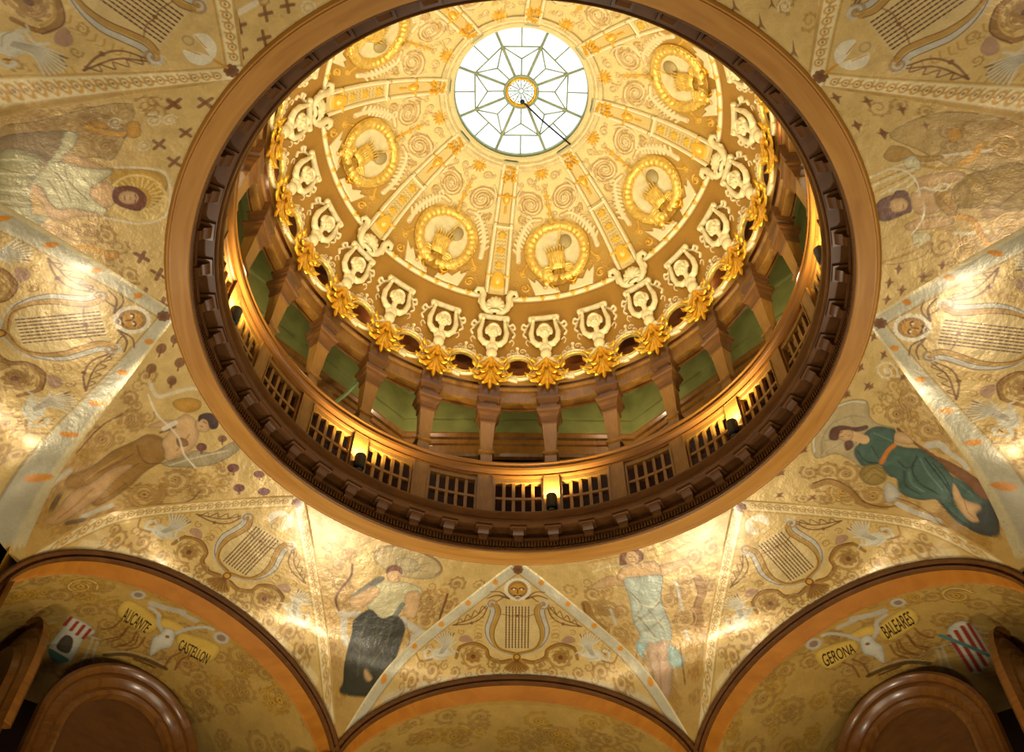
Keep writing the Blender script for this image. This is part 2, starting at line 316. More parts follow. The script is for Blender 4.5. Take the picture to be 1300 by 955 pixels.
# painted figures and lunettes: (kind, colour, opacity, width, points) in thousandths of the ring radius on each surface
FIG={67.5:[('P','niche',0.75,0,[-102,1045,-58,1012,1,994,71,1001,124,1038,146,1074,134,1094,106,1112,95,1145,108,1196,63,1136,-8,1131,-66,1192,-60,1148,-66,1098,-107,1070]),('L','white',0.6,64,[-94,1045,-56,1016,-2,1001,68,1006,119,1041,139,1078]),('L','grey',0.7,43,[-87,1067,-42,1037,22,1030,76,1064,94,1102]),('L','grey',0.6,31,[76,1064,55,1092]),('L','grey',0.6,31,[37,1032,28,1059]),('L','grey',0.6,32,[-44,1044,-24,1064]),('L','grey',0.6,32,[-74,1075,-11,1094]),('S','brown',1,400,[-112,1168]),('S','brown',1,322,[-134,1117]),('S','gold',1,378,[-173,1202]),('S','brown',1,482,[-137,1281]),('S','brown',1,426,[156,1281]),('S','brown',1,403,[153,1177]),('S','brown',1,371,[220,1195]),('S','brown',1,272,[-168,1081]),('L','tan',0.9,219,[-208,1123,-164,1150,-159,1220,-178,1278,-150,1335]),('L','brown',0.9,55,[-198,1115,-154,1143,-149,1212,-170,1278,-150,1335,-113,1363]),('P','umber',1,0,[83,1323,95,1374,100,1456,104,1528,84,1559,56,1534,65,1469,67,1392]),('L','umber',1,91,[111,1205,96,1267,88,1336]),('L','silver',0.9,227,[109,1308,129,1328,128,1355]),('L','silver',0.9,160,[123,1358,118,1414,111,1438]),('P','silver',0.9,0,[-66,1285,-72,1317,-96,1345,-133,1328,-94,1288]),('L','silver',0.9,189,[-118,1356,-114,1408,-90,1480]),('L','brown',0.8,37,[-102,1338,-91,1391,-88,1444,-94,1489]),('P','slate',1,0,[30,1529,78,1548,26,1631,-23,1589,-40,1537,-3,1544]),('P','green',1,0,[53,1131,86,1150,102,1189,100,1203,64,1219,66,1253,87,1294,83,1328,76,1376,60,1418,65,1447,64,1475,60,1512,67,1544,30,1529,17,1491,44,1439,2,1462,-17,1499,-19,1545,-44,1540,-50,1496,-42,1454,-36,1429,-62,1403,-77,1370,-77,1331,-43,1297,-46,1272,-28,1231,-41,1207,-59,1192,-42,1153,-19,1135,9,1136]),('L','greend',0.9,61,[58,1301,12,1314,-18,1361,-17,1426]),('L','greend',0.9,57,[-6,1299,-47,1332,-51,1384]),('L','greend',0.9,56,[66,1323,40,1382,8,1453]),('L','greend',0.8,46,[65,1350,40,1409,-7,1474]),('L','greend',0.9,47,[13,1265,6,1296,24,1312]),('L','greend',0.9,47,[-20,1144,-39,1189,-20,1226]),('L','greend',0.8,41,[17,1169,-9,1213]),('L','greenl',0.8,62,[-3,1313,-31,1343,-36,1385]),('L','greenl',0.7,51,[58,1312,28,1358,2,1424]),('L','greenl',0.7,62,[61,1153,64,1189,65,1210]),('L','greend',0.9,49,[31,1448,22,1482,38,1524]),('L','greenl',0.6,44,[52,1455,50,1502]),('L','greend',0.9,69,[-35,1438,-43,1496,-36,1540]),('L','orange',1,133,[58,1225,27,1220,-19,1228]),('P','skin',1,0,[41,1436,34,1459,21,1488,43,1538,12,1541,4,1563,-18,1544,-17,1512,-11,1492,6,1459]),('L','skind',0.8,34,[17,1491,1,1516,-3,1544]),('P','skin',1,0,[97,1205,109,1228,96,1267,76,1246,70,1218]),('L','skin',1,322,[18,1108,25,1140]),('P','skin',1,0,[16,1107,8,1108,-1,1106,-8,1100,-12,1092,-13,1082,-10,1073,-4,1065,4,1060,13,1059,22,1061,29,1067,33,1076,33,1085,31,1095,25,1102]),('P','hair',1,0,[-28,1053,5,1039,31,1057,48,1096,72,1120,63,1128,38,1108,31,1084,12,1065,-19,1075]),('P','hair',1,0,[-16,1098,1,1111,-14,1127,-37,1119]),('L','face',0.9,31,[5,1067,15,1072]),('L','face',0.9,31,[-5,1078,2,1083]),('L','face',0.8,26,[10,1094,17,1098]),('L','face',0.6,26,[8,1080,11,1089]),('P','olive',1,0,[-55,1270,-69,1274,-84,1272,-96,1264,-105,1252,-108,1237,-105,1221,-97,1207,-84,1198,-70,1193,-55,1196,-43,1204,-35,1216,-32,1231,-35,1247,-43,1260]),('L','brown',0.8,32,[-88,1212,-48,1218,-47,1250]),('L','brown',0.8,32,[-103,1234,-65,1235,-64,1267]),('B','umber',0.9,187,[349,1022]),('B','umber',0.9,187,[310,1066]),('B','umber',0.9,190,[236,1019]),('B','umber',0.9,191,[191,1061]),('B','umber',0.9,194,[133,1016]),('B','umber',0.8,170,[272,1141]),('S','white',0.6,342,[265,1092]),('B','umber',0.9,190,[-107,1016]),('B','umber',0.9,196,[-220,1018]),('B','umber',0.9,198,[-297,1072]),('B','umber',0.9,195,[-247,1149]),('B','umber',0.8,165,[135,1022]),('B','umber',0.8,162,[195,1071])],-67.5:[('L','white',0.6,127,[-217,1132,-167,1130,-154,1095,-143,1039,-127,1010]),('S','brown',1,351,[-134,1231]),('S','brown',1,437,[-118,1337]),('S','brown',1,549,[118,1344]),('S','brown',1,432,[122,1239]),('S','brown',0.8,259,[-200,1205]),('S','brown',0.9,347,[202,1201]),('L','tan',0.9,206,[109,1459,155,1409,159,1335,119,1281]),('L','brown',0.9,51,[119,1466,167,1411,174,1340,214,1261,199,1205]),('L','brown',0.8,51,[-122,1419,-162,1313,-164,1246]),('P','scarf',0.75,0,[49,1234,61,1179,61,1129,96,1088,92,1016,121,1010,137,1065,131,1125,102,1181,72,1224]),('L','white',0.5,49,[67,1221,84,1144,113,1049]),('P','ochre',1,0,[-64,1264,-64,1215,-30,1185,18,1196,41,1223,44,1256,49,1297,65,1346,74,1402,73,1452,56,1478,11,1473,-50,1503,-71,1476,-55,1411,-68,1329]),('L','brown',0.7,54,[-48,1261,-8,1273,26,1270,49,1234]),('L','brown',0.7,48,[-25,1287,-24,1356,-28,1428]),('L','brown',0.7,48,[12,1292,14,1349]),('L','brown',0.6,48,[53,1363,61,1418,56,1452]),('L','ochrel',0.7,59,[-37,1317,-33,1381,-28,1446]),('P','skinn',1,0,[9,1308,22,1367,40,1428,46,1471,37,1534,14,1599,-28,1618,-15,1574,-23,1515,-21,1483,-8,1434,-16,1380,-9,1335]),('L','skind',0.7,51,[11,1447,16,1517,6,1584]),('P','skin',1,0,[-86,1202,-84,1154,-67,1121,-67,1083,-29,1070,10,1084,44,1118,56,1175,48,1218,12,1204,-19,1192,-47,1150]),('L','umber',0.9,83,[-50,1180,-44,1133]),('P','umber',0.8,0,[-7,1149,12,1129,33,1136,21,1160]),('L','skind',0.7,48,[1,1110,32,1173]),('L','white',0.9,155,[-56,1164,-58,1125]),('P','skin',1,0,[5,1038,13,1044,17,1053,18,1063,16,1072,9,1078,0,1082,-10,1082,-20,1078,-28,1072,-32,1063,-33,1054,-30,1045,-24,1038,-15,1034,-5,1034]),('P','hairb',1,0,[-25,1064,-43,1050,-35,1020,-4,1010,22,1027,16,1047,-12,1040,-28,1049]),('L','face',0.9,36,[-18,1052,-8,1048]),('L','face',0.9,36,[-11,1068,-2,1064]),('P','gold',0.9,0,[-126,1096,-115,1052,-85,1025,-64,1041,-70,1076,-98,1098]),('L','white',0.9,52,[-186,1151,-112,1158,-53,1147,-4,1144,56,1163,114,1164]),('L','silver',0.8,158,[-74,1578,-87,1532,-85,1466]),('L','dark',0.7,170,[-32,1575,-44,1535]),('L','silver',0.8,147,[63,1519,86,1461,93,1440]),('L','dark',0.7,137,[37,1572,72,1526]),('A','plum',1,159,[60,1106]),('A','plum',1,176,[178,1076]),('A','plum',1,154,[241,1032]),('A','plum',1,166,[254,1112]),('A','plum',1,169,[308,1067]),('A','plum',0.8,135,[66,1037]),('A','plum',0.8,128,[-188,1070]),('A','umber',0.9,163,[-260,1110]),('A','umber',0.9,162,[-306,1062]),('A','umber',0.9,156,[-316,1015]),('A','umber',0.9,164,[-236,1027]),('A','umber',0.8,151,[-194,1070])],-112.5:[('P','shade',0.35,0,[-83,1441,-127,1358,-232,1181,-70,1172,-55,1224,4,1334,28,1426]),('S','brown',0.9,321,[-150,1228]),('S','brown',0.9,349,[-95,1201]),('S','brown',1,327,[174,1205]),('S','brown',1,346,[201,1302]),('S','white',0.7,197,[-200,1119]),('S','white',0.7,176,[-212,1084]),('S','white',0.6,172,[-169,1198]),('S','white',0.6,177,[-122,1117]),('S','brown',0.9,283,[174,1164]),('L','gold',1,119,[-137,1255,-132,1211,-139,1172]),('P','gold',1,0,[-159,1249,-158,1218,-145,1211,-141,1241]),('P','gold',0.9,0,[-172,1172,-185,1149,-148,1133,-136,1157]),('L','gold',1,123,[234,1254,221,1213,229,1170]),('P','gold',1,0,[200,1318,188,1290,218,1284,224,1310]),('P','gold',0.9,0,[221,1164,219,1130,242,1139,248,1164]),('P','yolk',0.95,0,[-30,1177,-52,1094,-45,1043,-1,1031,62,1068,22,1153]),('H','halo',0.9,692,[37,1093]),('L','white',0.6,71,[-39,1165,-56,1095,-55,1045,5,1017,75,1020,114,1079,118,1167]),('P','book',0.9,0,[-60,1437,-94,1355,-115,1288,-103,1269,-31,1286,-1,1324,-24,1342,-15,1431]),('P','robe',0.9,0,[-110,1298,-103,1269,-39,1283,-13,1306,-1,1325,-53,1305]),('P','robed',1,0,[-15,1431,-29,1358,-6,1334,47,1348,92,1352,151,1348,166,1419]),('L','robel',0.8,38,[4,1428,-6,1374,6,1342,33,1354,42,1425]),('L','shade',0.6,38,[28,1426,34,1377,23,1351]),('L','shade',0.6,43,[76,1422,69,1358]),('L','shade',0.6,43,[105,1420,103,1356]),('L','shade',0.6,44,[134,1419,132,1354]),('L','robel',0.6,39,[90,1421,86,1357]),('L','robel',0.6,39,[124,1420,118,1355]),('P','robe',1,0,[57,1351,-5,1320,-19,1299,-20,1249,-32,1181,-14,1172,32,1209,58,1212,87,1168,112,1176,108,1200,110,1249,118,1284,101,1305,66,1327]),('L','shade',0.7,39,[4,1315,30,1281,89,1254]),('L','shade',0.7,39,[-10,1282,31,1265,78,1211]),('L','shade',0.6,35,[38,1315,68,1292,103,1273]),('L','shade',0.6,35,[-12,1255,21,1226]),('L','robel',0.7,44,[0,1300,58,1254]),('L','robel',0.7,44,[-11,1239,-7,1199]),('P','robed',1,0,[151,1350,149,1318,152,1307,187,1330,226,1346,192,1351]),('P','skin',1,0,[-50,1285,-50,1266,-41,1225,-31,1181,-21,1217,-19,1260,-25,1289]),('P','skin',1,0,[62,1351,66,1328,101,1309,120,1284,110,1249,112,1180,130,1232,150,1283,147,1303,110,1320,90,1345]),('P','skin',1,0,[32,1209,8,1180,23,1157,49,1137,87,1168,70,1202,50,1212]),('P','hairr',1,0,[23,1155,6,1115,18,1084,42,1072,74,1084,76,1121,63,1152]),('P','skin',1,0,[38,1092,46,1094,54,1098,59,1106,62,1116,62,1126,59,1134,53,1140,46,1142,38,1141,30,1136,25,1128,22,1119,22,1109,25,1101,31,1095]),('L','face',0.9,37,[29,1103,38,1099]),('L','face',0.9,37,[44,1100,52,1100]),('L','face',0.8,37,[41,1128,52,1126]),('L','face',0.6,28,[40,1114,47,1112]),('C','umber',0.9,169,[-135,1083]),('C','umber',0.9,172,[-95,1033]),('C','umber',0.9,157,[-259,1095]),('C','umber',0.9,160,[-188,1036]),('C','umber',0.9,166,[217,1070]),('C','umber',0.9,191,[220,1072]),('C','umber',0.9,197,[265,1028]),('C','umber',0.9,200,[340,1072]),('C','umber',0.9,205,[361,1028]),('S','brown',0.8,292,[284,1102]),('C','umber',0.9,182,[-263,1095]),('C','umber',0.9,184,[-290,1032])],112.5:[('P','shade',0.3,0,[187,1098,215,1234,127,1389,7,1371,45,1230,124,1146]),('L','white',0.5,83,[90,1202,86,1245,79,1308]),('L','white',0.6,97,[-147,1196,-155,1234,-159,1298]),('S','gold',1,380,[79,1338]),('S','gold',1,406,[-152,1324]),('S','gold',1,378,[-210,1229]),('P','gold',0.9,0,[160,1226,164,1248,138,1254,123,1231,138,1220]),('L','gold',1,161,[101,1287,70,1263,54,1231]),('L','ochrel',1,99,[50,1230,57,1180,77,1142]),('L','gold',1,173,[-99,1209,-118,1243,-163,1261,-196,1280,-220,1326,-204,1343]),('L','brown',0.8,34,[-89,1210,-112,1247,-165,1268,-193,1287]),('P','ochrel',0.9,0,[123,1063,150,1090,136,1120,106,1142,93,1191,81,1192,86,1144,104,1115,102,1084]),('P','robel',0.8,0,[101,1106,109,1131,87,1141,64,1136,76,1108]),('L','robel',0.8,59,[88,1137,89,1096,70,1005]),('L','robel',0.8,59,[68,1122,60,1074,43,1011]),('L','robel',0.8,60,[49,1118,33,1084,13,1028]),('L','robel',0.8,51,[38,1123,20,1097,16,1053]),('L','brown',0.6,21,[76,1127,69,1080,53,1009]),('L','brown',0.6,21,[58,1120,44,1078,26,1019]),('P','robel',0.7,0,[-127,1095,-136,1134,-165,1134,-178,1102]),('L','ochrel',0.9,80,[-160,1134,-185,1086,-201,1005]),('L','brown',0.6,27,[-167,1141,-202,1118,-213,1054,-201,1005]),('L','ochrel',0.8,54,[-159,1106,-170,1066]),('P','ochreg',1,0,[16,1232,25,1263,28,1300,20,1374,-106,1365,-93,1300,-80,1245,-68,1204,-24,1197]),('L','brown',0.7,37,[21,1270,-16,1287,-75,1297,-91,1304]),('L','brown',0.7,37,[-43,1365,-72,1326,-91,1304]),('L','brown',0.6,33,[6,1231,-29,1242,-68,1264]),('L','ochrel',0.7,58,[3,1246,-40,1267]),('L','ochrel',0.6,57,[5,1319,-12,1353]),('L','brown',0.6,33,[18,1281,-4,1318,-11,1367]),('P','skin',1,0,[2,1109,-8,1154,-47,1172,-73,1162,-68,1112,-29,1098]),('P','ochrel',1,0,[-15,1160,-10,1199,-84,1208,-89,1183,-54,1163]),('L','brown',0.7,30,[-26,1166,-60,1186,-83,1203]),('P','skin',1,0,[38,1123,43,1162,38,1221,20,1235,8,1205,9,1160,13,1122]),('P','skin',1,0,[-93,1078,-83,1118,-90,1176,-111,1198,-121,1174,-119,1119,-110,1080]),('P','hairp',1,0,[-35,1004,-3,1024,6,1059,15,1068,9,1091,-9,1096,-54,1097,-60,1081,-71,1036,-62,1013]),('P','skin',1,0,[-31,1091,-39,1089,-46,1084,-50,1076,-51,1067,-49,1057,-44,1050,-36,1045,-27,1043,-19,1045,-12,1051,-8,1059,-7,1068,-9,1077,-14,1084,-22,1089]),('L','face',0.9,35,[-17,1047,-26,1046]),('L','face',0.9,35,[-36,1046,-44,1046]),('L','face',0.8,31,[-32,1078,-42,1078]),('L','white',0.95,43,[85,1064,74,1096,44,1117,9,1124,-15,1122]),('L','white',0.95,43,[-36,1128,-66,1127,-101,1113,-126,1091]),('L','white',0.95,43,[1,1116,10,1137,-4,1154,10,1179,1,1195,-11,1184,-6,1162]),('B','umber',0.9,167,[234,1036]),('B','umber',0.9,183,[189,1085]),('B','umber',0.7,146,[187,1182]),('B','umber',0.9,195,[-232,1057]),('B','umber',0.9,195,[-272,1122]),('B','umber',0.9,191,[-244,1168]),('B','umber',0.9,199,[-272,1035]),('B','umber',0.9,199,[-304,1071]),('B','umber',0.9,186,[-328,1035]),('B','umber',0.9,201,[327,1028]),('B','umber',0.9,200,[293,1086]),('B','umber',0.9,189,[230,1035]),('B','umber',0.9,184,[247,1147]),('B','umber',0.9,188,[192,1082])],-22.5:[('S','brown',1,349,[-157,1224]),('S','brown',1,391,[157,1185]),('S','brown',1,408,[177,1276]),('S','brown',1,342,[224,1201]),('S','brown',0.9,294,[220,1107]),('S','brown',0.8,255,[-118,1279]),('S','brown',0.8,214,[-188,1159]),('L','brown',1,89,[-108,1341,-146,1298,-152,1257,-133,1185,-143,1139]),('L','brown',1,78,[179,1349,214,1291,212,1218,206,1153]),('P','niche',0.6,0,[155,1065,149,1088,125,1106,86,1117,40,1122,-8,1119,-49,1109,-78,1092,-90,1071,-84,1048,-61,1026,-23,1010,23,1002,70,1006,112,1021,142,1042]),('L','umber',0.6,76,[-92,1068,-66,1036,-12,1011,62,1012,125,1032,151,1063,139,1087]),('L','umber',0.5,38,[22,1054,40,1019]),('L','umber',0.5,38,[38,1064,73,1024]),('L','umber',0.5,38,[49,1075,105,1045]),('L','umber',0.5,38,[47,1087,106,1081]),('L','umber',0.5,38,[16,1053,10,1022]),('P','niche',0.6,0,[77,1072,75,1082,68,1091,55,1097,39,1099,23,1098,8,1092,-2,1084,-7,1074,-5,1063,3,1054,16,1048,31,1045,47,1047,62,1053,72,1062]),('L','silver',0.9,217,[-115,1332,-58,1311]),('L','silver',0.9,241,[-96,1350,-84,1395,-57,1430]),('L','silver',0.9,287,[89,1290,183,1327]),('L','silver',0.9,273,[159,1346,153,1398,131,1443]),('L','brown',0.7,46,[111,1299,147,1364,138,1428]),('P','robe',0.9,0,[-50,1203,6,1147,106,1147,120,1187,82,1219,67,1282,25,1303,-35,1278]),('P','slateb',0.8,0,[-108,1257,-80,1207,-43,1150,-22,1156,-85,1245]),('P','skin',1,0,[-107,1264,-87,1240,-47,1191,-17,1206,-50,1279,-86,1297]),('P','skin',1,0,[70,1186,113,1167,133,1264,93,1267]),('P','skin',1,0,[28,1118,30,1130,29,1141,24,1150,16,1156,6,1156,-4,1152,-13,1144,-19,1134,-21,1122,-20,1110,-14,1101,-6,1096,4,1095,14,1099,22,1107]),('P','hairr',0.9,0,[-22,1128,-25,1103,-3,1086,22,1095,29,1114,10,1106,-12,1115]),('P','black',1,0,[-31,1553,-44,1497,-50,1431,-56,1379,-64,1339,-28,1281,25,1303,65,1276,110,1307,121,1363,123,1438,121,1500,129,1564,-24,1598]),('L','blackl',0.7,77,[-29,1312,-14,1407,12,1524]),('L','blackl',0.7,78,[66,1312,71,1397,49,1480]),('L','blackl',0.6,64,[20,1325,39,1432]),('L','slateb',0.8,195,[65,1275,73,1229]),('P','skin',1,0,[30,1496,65,1521,54,1535,36,1522]),('P','robe',0.8,0,[121,1500,127,1450,146,1471,148,1519,128,1558])],22.5:[('L','ochre',1,315,[-226,1188,-224,1253,-195,1302]),('L','brown',0.8,53,[-232,1180,-239,1251,-211,1314]),('L','ochre',1,317,[176,1196,174,1251,140,1294,127,1361]),('L','brown',0.8,51,[162,1190,159,1245,124,1303,104,1381]),('S','brown',1,292,[140,1152]),('S','brown',1,396,[107,1219]),('S','brown',1,322,[57,1237]),('S','brown',1,461,[81,1327]),('S','brown',1,367,[-161,1221]),('S','brown',1,274,[-114,1238]),('S','brown',1,405,[-156,1324]),('S','brown',0.7,359,[-186,1151]),('S','brown',0.7,277,[190,1110]),('L','silver',0.9,102,[101,1173,87,1290]),('L','silver',0.9,105,[-149,1223,-152,1284]),('L','silver',0.9,126,[70,1370,71,1404]),('L','robel',0.7,65,[-155,1063,-98,1054,-39,1062]),('L','robel',0.7,63,[118,1023,151,1073,202,1074]),('L','ochrel',0.7,89,[38,1036,118,1023,177,999]),('L','ochrel',0.7,89,[48,1061,129,1063,211,1050]),('L','ochrel',0.7,90,[-44,1024,-105,1023,-160,1025]),('P','skin',1,0,[27,1104,103,1102,164,1111,159,1124,70,1142,46,1140]),('P','skin',0.9,0,[-70,1115,-110,1090,-177,1116,-176,1132,-112,1131,-72,1141]),('P','skin',1,0,[-47,1067,14,1071,60,1080,60,1136,-12,1129,-65,1121,-86,1100]),('P','hairr',0.9,0,[-60,1056,-35,1005,5,1004,30,1033,14,1064,-45,1061]),('P','skin',1,0,[11,1050,6,1059,-2,1067,-12,1070,-21,1070,-29,1065,-34,1057,-36,1047,-34,1036,-28,1026,-21,1018,-11,1014,-2,1015,6,1020,11,1028,13,1038]),('L','face',0.8,38,[-20,1035,-12,1037]),('L','face',0.8,38,[-5,1039,1,1041]),('L','face',0.7,38,[-21,1055,-11,1058]),('P','paleb',1,0,[-63,1113,-10,1121,55,1133,58,1164,29,1227,29,1321,14,1388,-21,1397,-73,1384,-108,1372,-86,1347,-89,1280,-72,1190,-71,1154]),('L','shade',0.6,52,[-58,1172,-42,1234,-78,1268]),('L','shade',0.6,52,[19,1238,-28,1267,-85,1289]),('L','shade',0.6,52,[19,1296,-35,1324,-82,1333]),('L','shade',0.6,52,[-67,1271,-36,1367]),('L','robel',0.7,58,[-60,1215,-8,1244,24,1225]),('L','robel',0.7,59,[-82,1297,-26,1297,13,1330]),('L','robel',0.6,58,[-70,1336,-33,1375]),('L','shade',0.5,45,[-24,1254,1,1348]),('P','skinp',1,0,[-75,1385,-43,1386,3,1398,-42,1566,-82,1557,-84,1456]),('L','skind',0.7,50,[-42,1393,-53,1456,-73,1547]),('P','blue',1,0,[-108,1372,-74,1385,-97,1421,-92,1445,-115,1410]),('P','blue',1,0,[1,1405,33,1464,19,1491,-20,1473]),('L','brown',0.7,62,[-122,1416,-129,1459,-137,1518]),('L','brown',0.7,60,[-108,1451,-123,1491,-130,1525]),('L','brown',0.7,61,[36,1414,24,1480,14,1548]),('L','silver',0.7,48,[-103,1464,-94,1508]),('L','silver',0.7,47,[-6,1485,-10,1531])],-157.5:[('C','umber',0.9,162,[317,1091]),('C','umber',0.9,160,[244,1073]),('C','umber',0.9,164,[282,1030]),('C','umber',0.9,166,[352,1045]),('C','umber',0.9,160,[186,1058]),('L','white',0.7,146,[297,1114,249,1107]),('S','white',0.6,200,[146,1026])],157.5:[('D','umber',0.9,200,[-117,1024]),('D','umber',0.9,202,[-197,1024]),('D','umber',0.9,206,[-308,1025]),('S','white',0.7,172,[-220,1090]),('D','umber',0.9,159,[-191,1078])]}
LUN=[('S','gold',1,490,[360,1604]),('S','brown',1,425,[265,1717]),('S','brown',1,294,[298,1583]),('S','brown',0.9,262,[483,1596]),('S','brown',0.9,392,[393,1675]),('S','gold',0.9,262,[301,1505]),('S','brown',0.9,327,[176,1761]),('R','silver',0.9,235,[191,1560]),('R','umber',0.7,131,[191,1560]),('R','silver',0.9,275,[-130,1549]),('R','umber',0.7,157,[-130,1549]),('L','silver',0.8,262,[33,1544,90,1566,132,1572]),('L','silver',0.7,196,[-25,1546,27,1553]),('S','brown',0.9,392,[-268,1566]),('S','brown',0.9,327,[-324,1543]),('S','brown',0.8,262,[-57,1556]),('S','brown',0.8,301,[-182,1621]),('S','brown',0.9,262,[181,1665]),('S','brown',0.7,235,[119,1520]),('S','gold',0.8,183,[183,1513]),('P','banner',1,0,[-153,1588,-37,1624,-27,1661,-58,1692,-168,1687]),('P','banner',1,0,[65,1638,200,1601,183,1692,61,1722]),('P','banner',0.9,0,[-13,1601,60,1612,47,1658,-21,1637]),('S','umber',0.8,275,[-125,1751]),('S','umber',0.8,222,[-69,1783]),('S','brown',0.9,262,[66,1778]),('S','brown',0.9,301,[137,1777]),('S','umber',0.8,235,[122,1854]),('L','umber',0.8,78,[-116,1701,-104,1745,-119,1805]),('L','umber',0.8,78,[-83,1715,-73,1764,-88,1824]),('L','umber',0.8,78,[49,1741,37,1798,56,1845]),('L','umber',0.8,78,[85,1735,70,1797,91,1852]),('L','umber',0.8,78,[120,1727,114,1789,139,1837]),('L','umber',0.8,78,[159,1713,159,1764,180,1793]),('L','brown',0.8,52,[74,1740,54,1797,79,1834]),('L','brown',0.8,52,[123,1736,108,1799,128,1844]),('L','dark',0.8,196,[-94,1826,-22,1840,44,1865,93,1915]),('L','silver',0.6,52,[-71,1812,29,1836,92,1891]),('L','dark',0.8,105,[-64,1851,11,1865]),('L','silver',1,144,[19,1676,59,1648,82,1609,125,1595]),('L','silver',1,144,[-12,1654,-29,1600,-62,1551,-87,1539]),('P','bone',1,0,[-9,1650,24,1649,23,1695,24,1733,-19,1812,-26,1756,-40,1715]),('R','umber',0.9,78,[-3,1685]),('L','silver',0.7,78,[154,1863,116,1956,81,1989]),('L','silver',0.7,78,[177,1850,144,1947,123,2023]),('L','silver',0.7,65,[323,1788,345,1810]),('L','silver',0.7,65,[316,1827,338,1850]),('L','silver',0.7,65,[155,1849,204,1853])]
SHR=[('P','bone',1,0,[225,1796,317,1761,284,1957,235,2037,177,2050]),('L','red',1,144,[226,1808,182,2034]),('L','red',1,144,[257,1795,204,2048]),('L','red',1,144,[287,1779,236,2029]),('L','red',1,118,[311,1771,269,1979]),('L','teal',1,170,[204,1792,237,1873,274,1975])]
SHL=[('P','bone',1,0,[-301,1777,-192,1814,-195,1882,-162,2014,-190,2051,-261,1980,-286,1842]),('L','red',1,123,[-294,1783,-288,1833]),('L','red',1,123,[-264,1798,-256,1852]),('L','red',1,123,[-236,1807,-227,1866]),('L','red',1,123,[-208,1815,-200,1874]),('P','dark',0.9,0,[-255,1889,-222,1900,-193,1980,-242,1968]),('P','teal',1,0,[-257,1988,-214,2000,-168,2018,-191,2058,-225,2036])]
TXT=[(45,'GERONA',[(-0.145,1.609),(-0.038,1.644),(-0.168,1.672),(-0.055,1.692)]),(45,'BALEARES',[(0.076,1.637),(0.193,1.614),(0.062,1.708),(0.175,1.689)]),(-45,'ALICANTE',[(-0.184,1.634),(-0.07,1.665),(-0.16,1.71),(-0.063,1.72)]),(-45,'CASTELLON',[(0.043,1.658),(0.157,1.642),(0.065,1.713),(0.172,1.693)])]

# ------------------------------------------------------------------ vault: eight lyre panels and eight figure panels
def groin_of_y(y):
    T = np.clip((y - .99) / .456, 0, 1)
    return 1.18 * (y - .99) + .062 * T ** 16, 2.469 - (3.0 * (np.maximum(y - .99, 0) / 5.177) ** 1.21 + .247 * T ** 13)
def sev_z(u, y):
    T = np.clip((y - .99) / .456, 0, 1); zc = 2.469 - .126 * T; ug, zg = groin_of_y(y)
    v = np.clip(np.abs(u) / np.maximum(ug, 1e-4), 0, 1); g = (1 - np.sqrt(1 - v * v * .885)) / (1 - math.sqrt(1 - .885))
    return zc - (zc - zg) * g
_gy = np.linspace(.99, 1.446, 500); _gu, _gz = groin_of_y(_gy); _gr = np.hypot(_gy, _gu); _gt = np.degrees(np.arctan2(_gu, _gy))
def swan(p, x, y, sx, k, c='swan', lc='brown'):     # swan facing outwards, wings raised towards the ring
    q = lambda a, b_: (x + sx * a * k, y + b_ * k)
    p.poly([q(-.5, .25), q(-.2, -.05), q(.25, -.02), q(.5, .2), q(.35, .5), q(-.1, .55)], c, .95, sm=4)
    p.line([q(.4, .3), q(.75, .45), q(.85, .1), q(.6, -.05), q(.55, .1)], .13 * k, c, 1, 0, 6, .3)
    p.line([q(.56, .08), q(.68, .2)], .06 * k, 'cordo', 1)
    for j in range(9):
        a = -.62 + j * .15
        p.line([q(-.1 + j * .03, .25), q(-.25 + a * .35, -.25), q(-.15 + a * .9, -.75 - .22 * math.sin(j * .45))], .11 * k, c, .95, 0, 5, .5)
    for j in range(8):
        a = -.55 + j * .15
        p.line([q(-.1 + j * .03, .25), q(-.25 + a * .35, -.25), q(-.15 + a * .9, -.72 - .2 * math.sin(j * .45))], .028 * k, lc, .5, 0, 5, .2)
    p.line([q(-.5, .3), q(-.75, .15), q(-.9, .25)], .12 * k, c, .9, 0, 4, .6)
    p.line([q(-.35, .4), q(-.05, .48), q(.3, .38)], .025 * k, lc, .6)
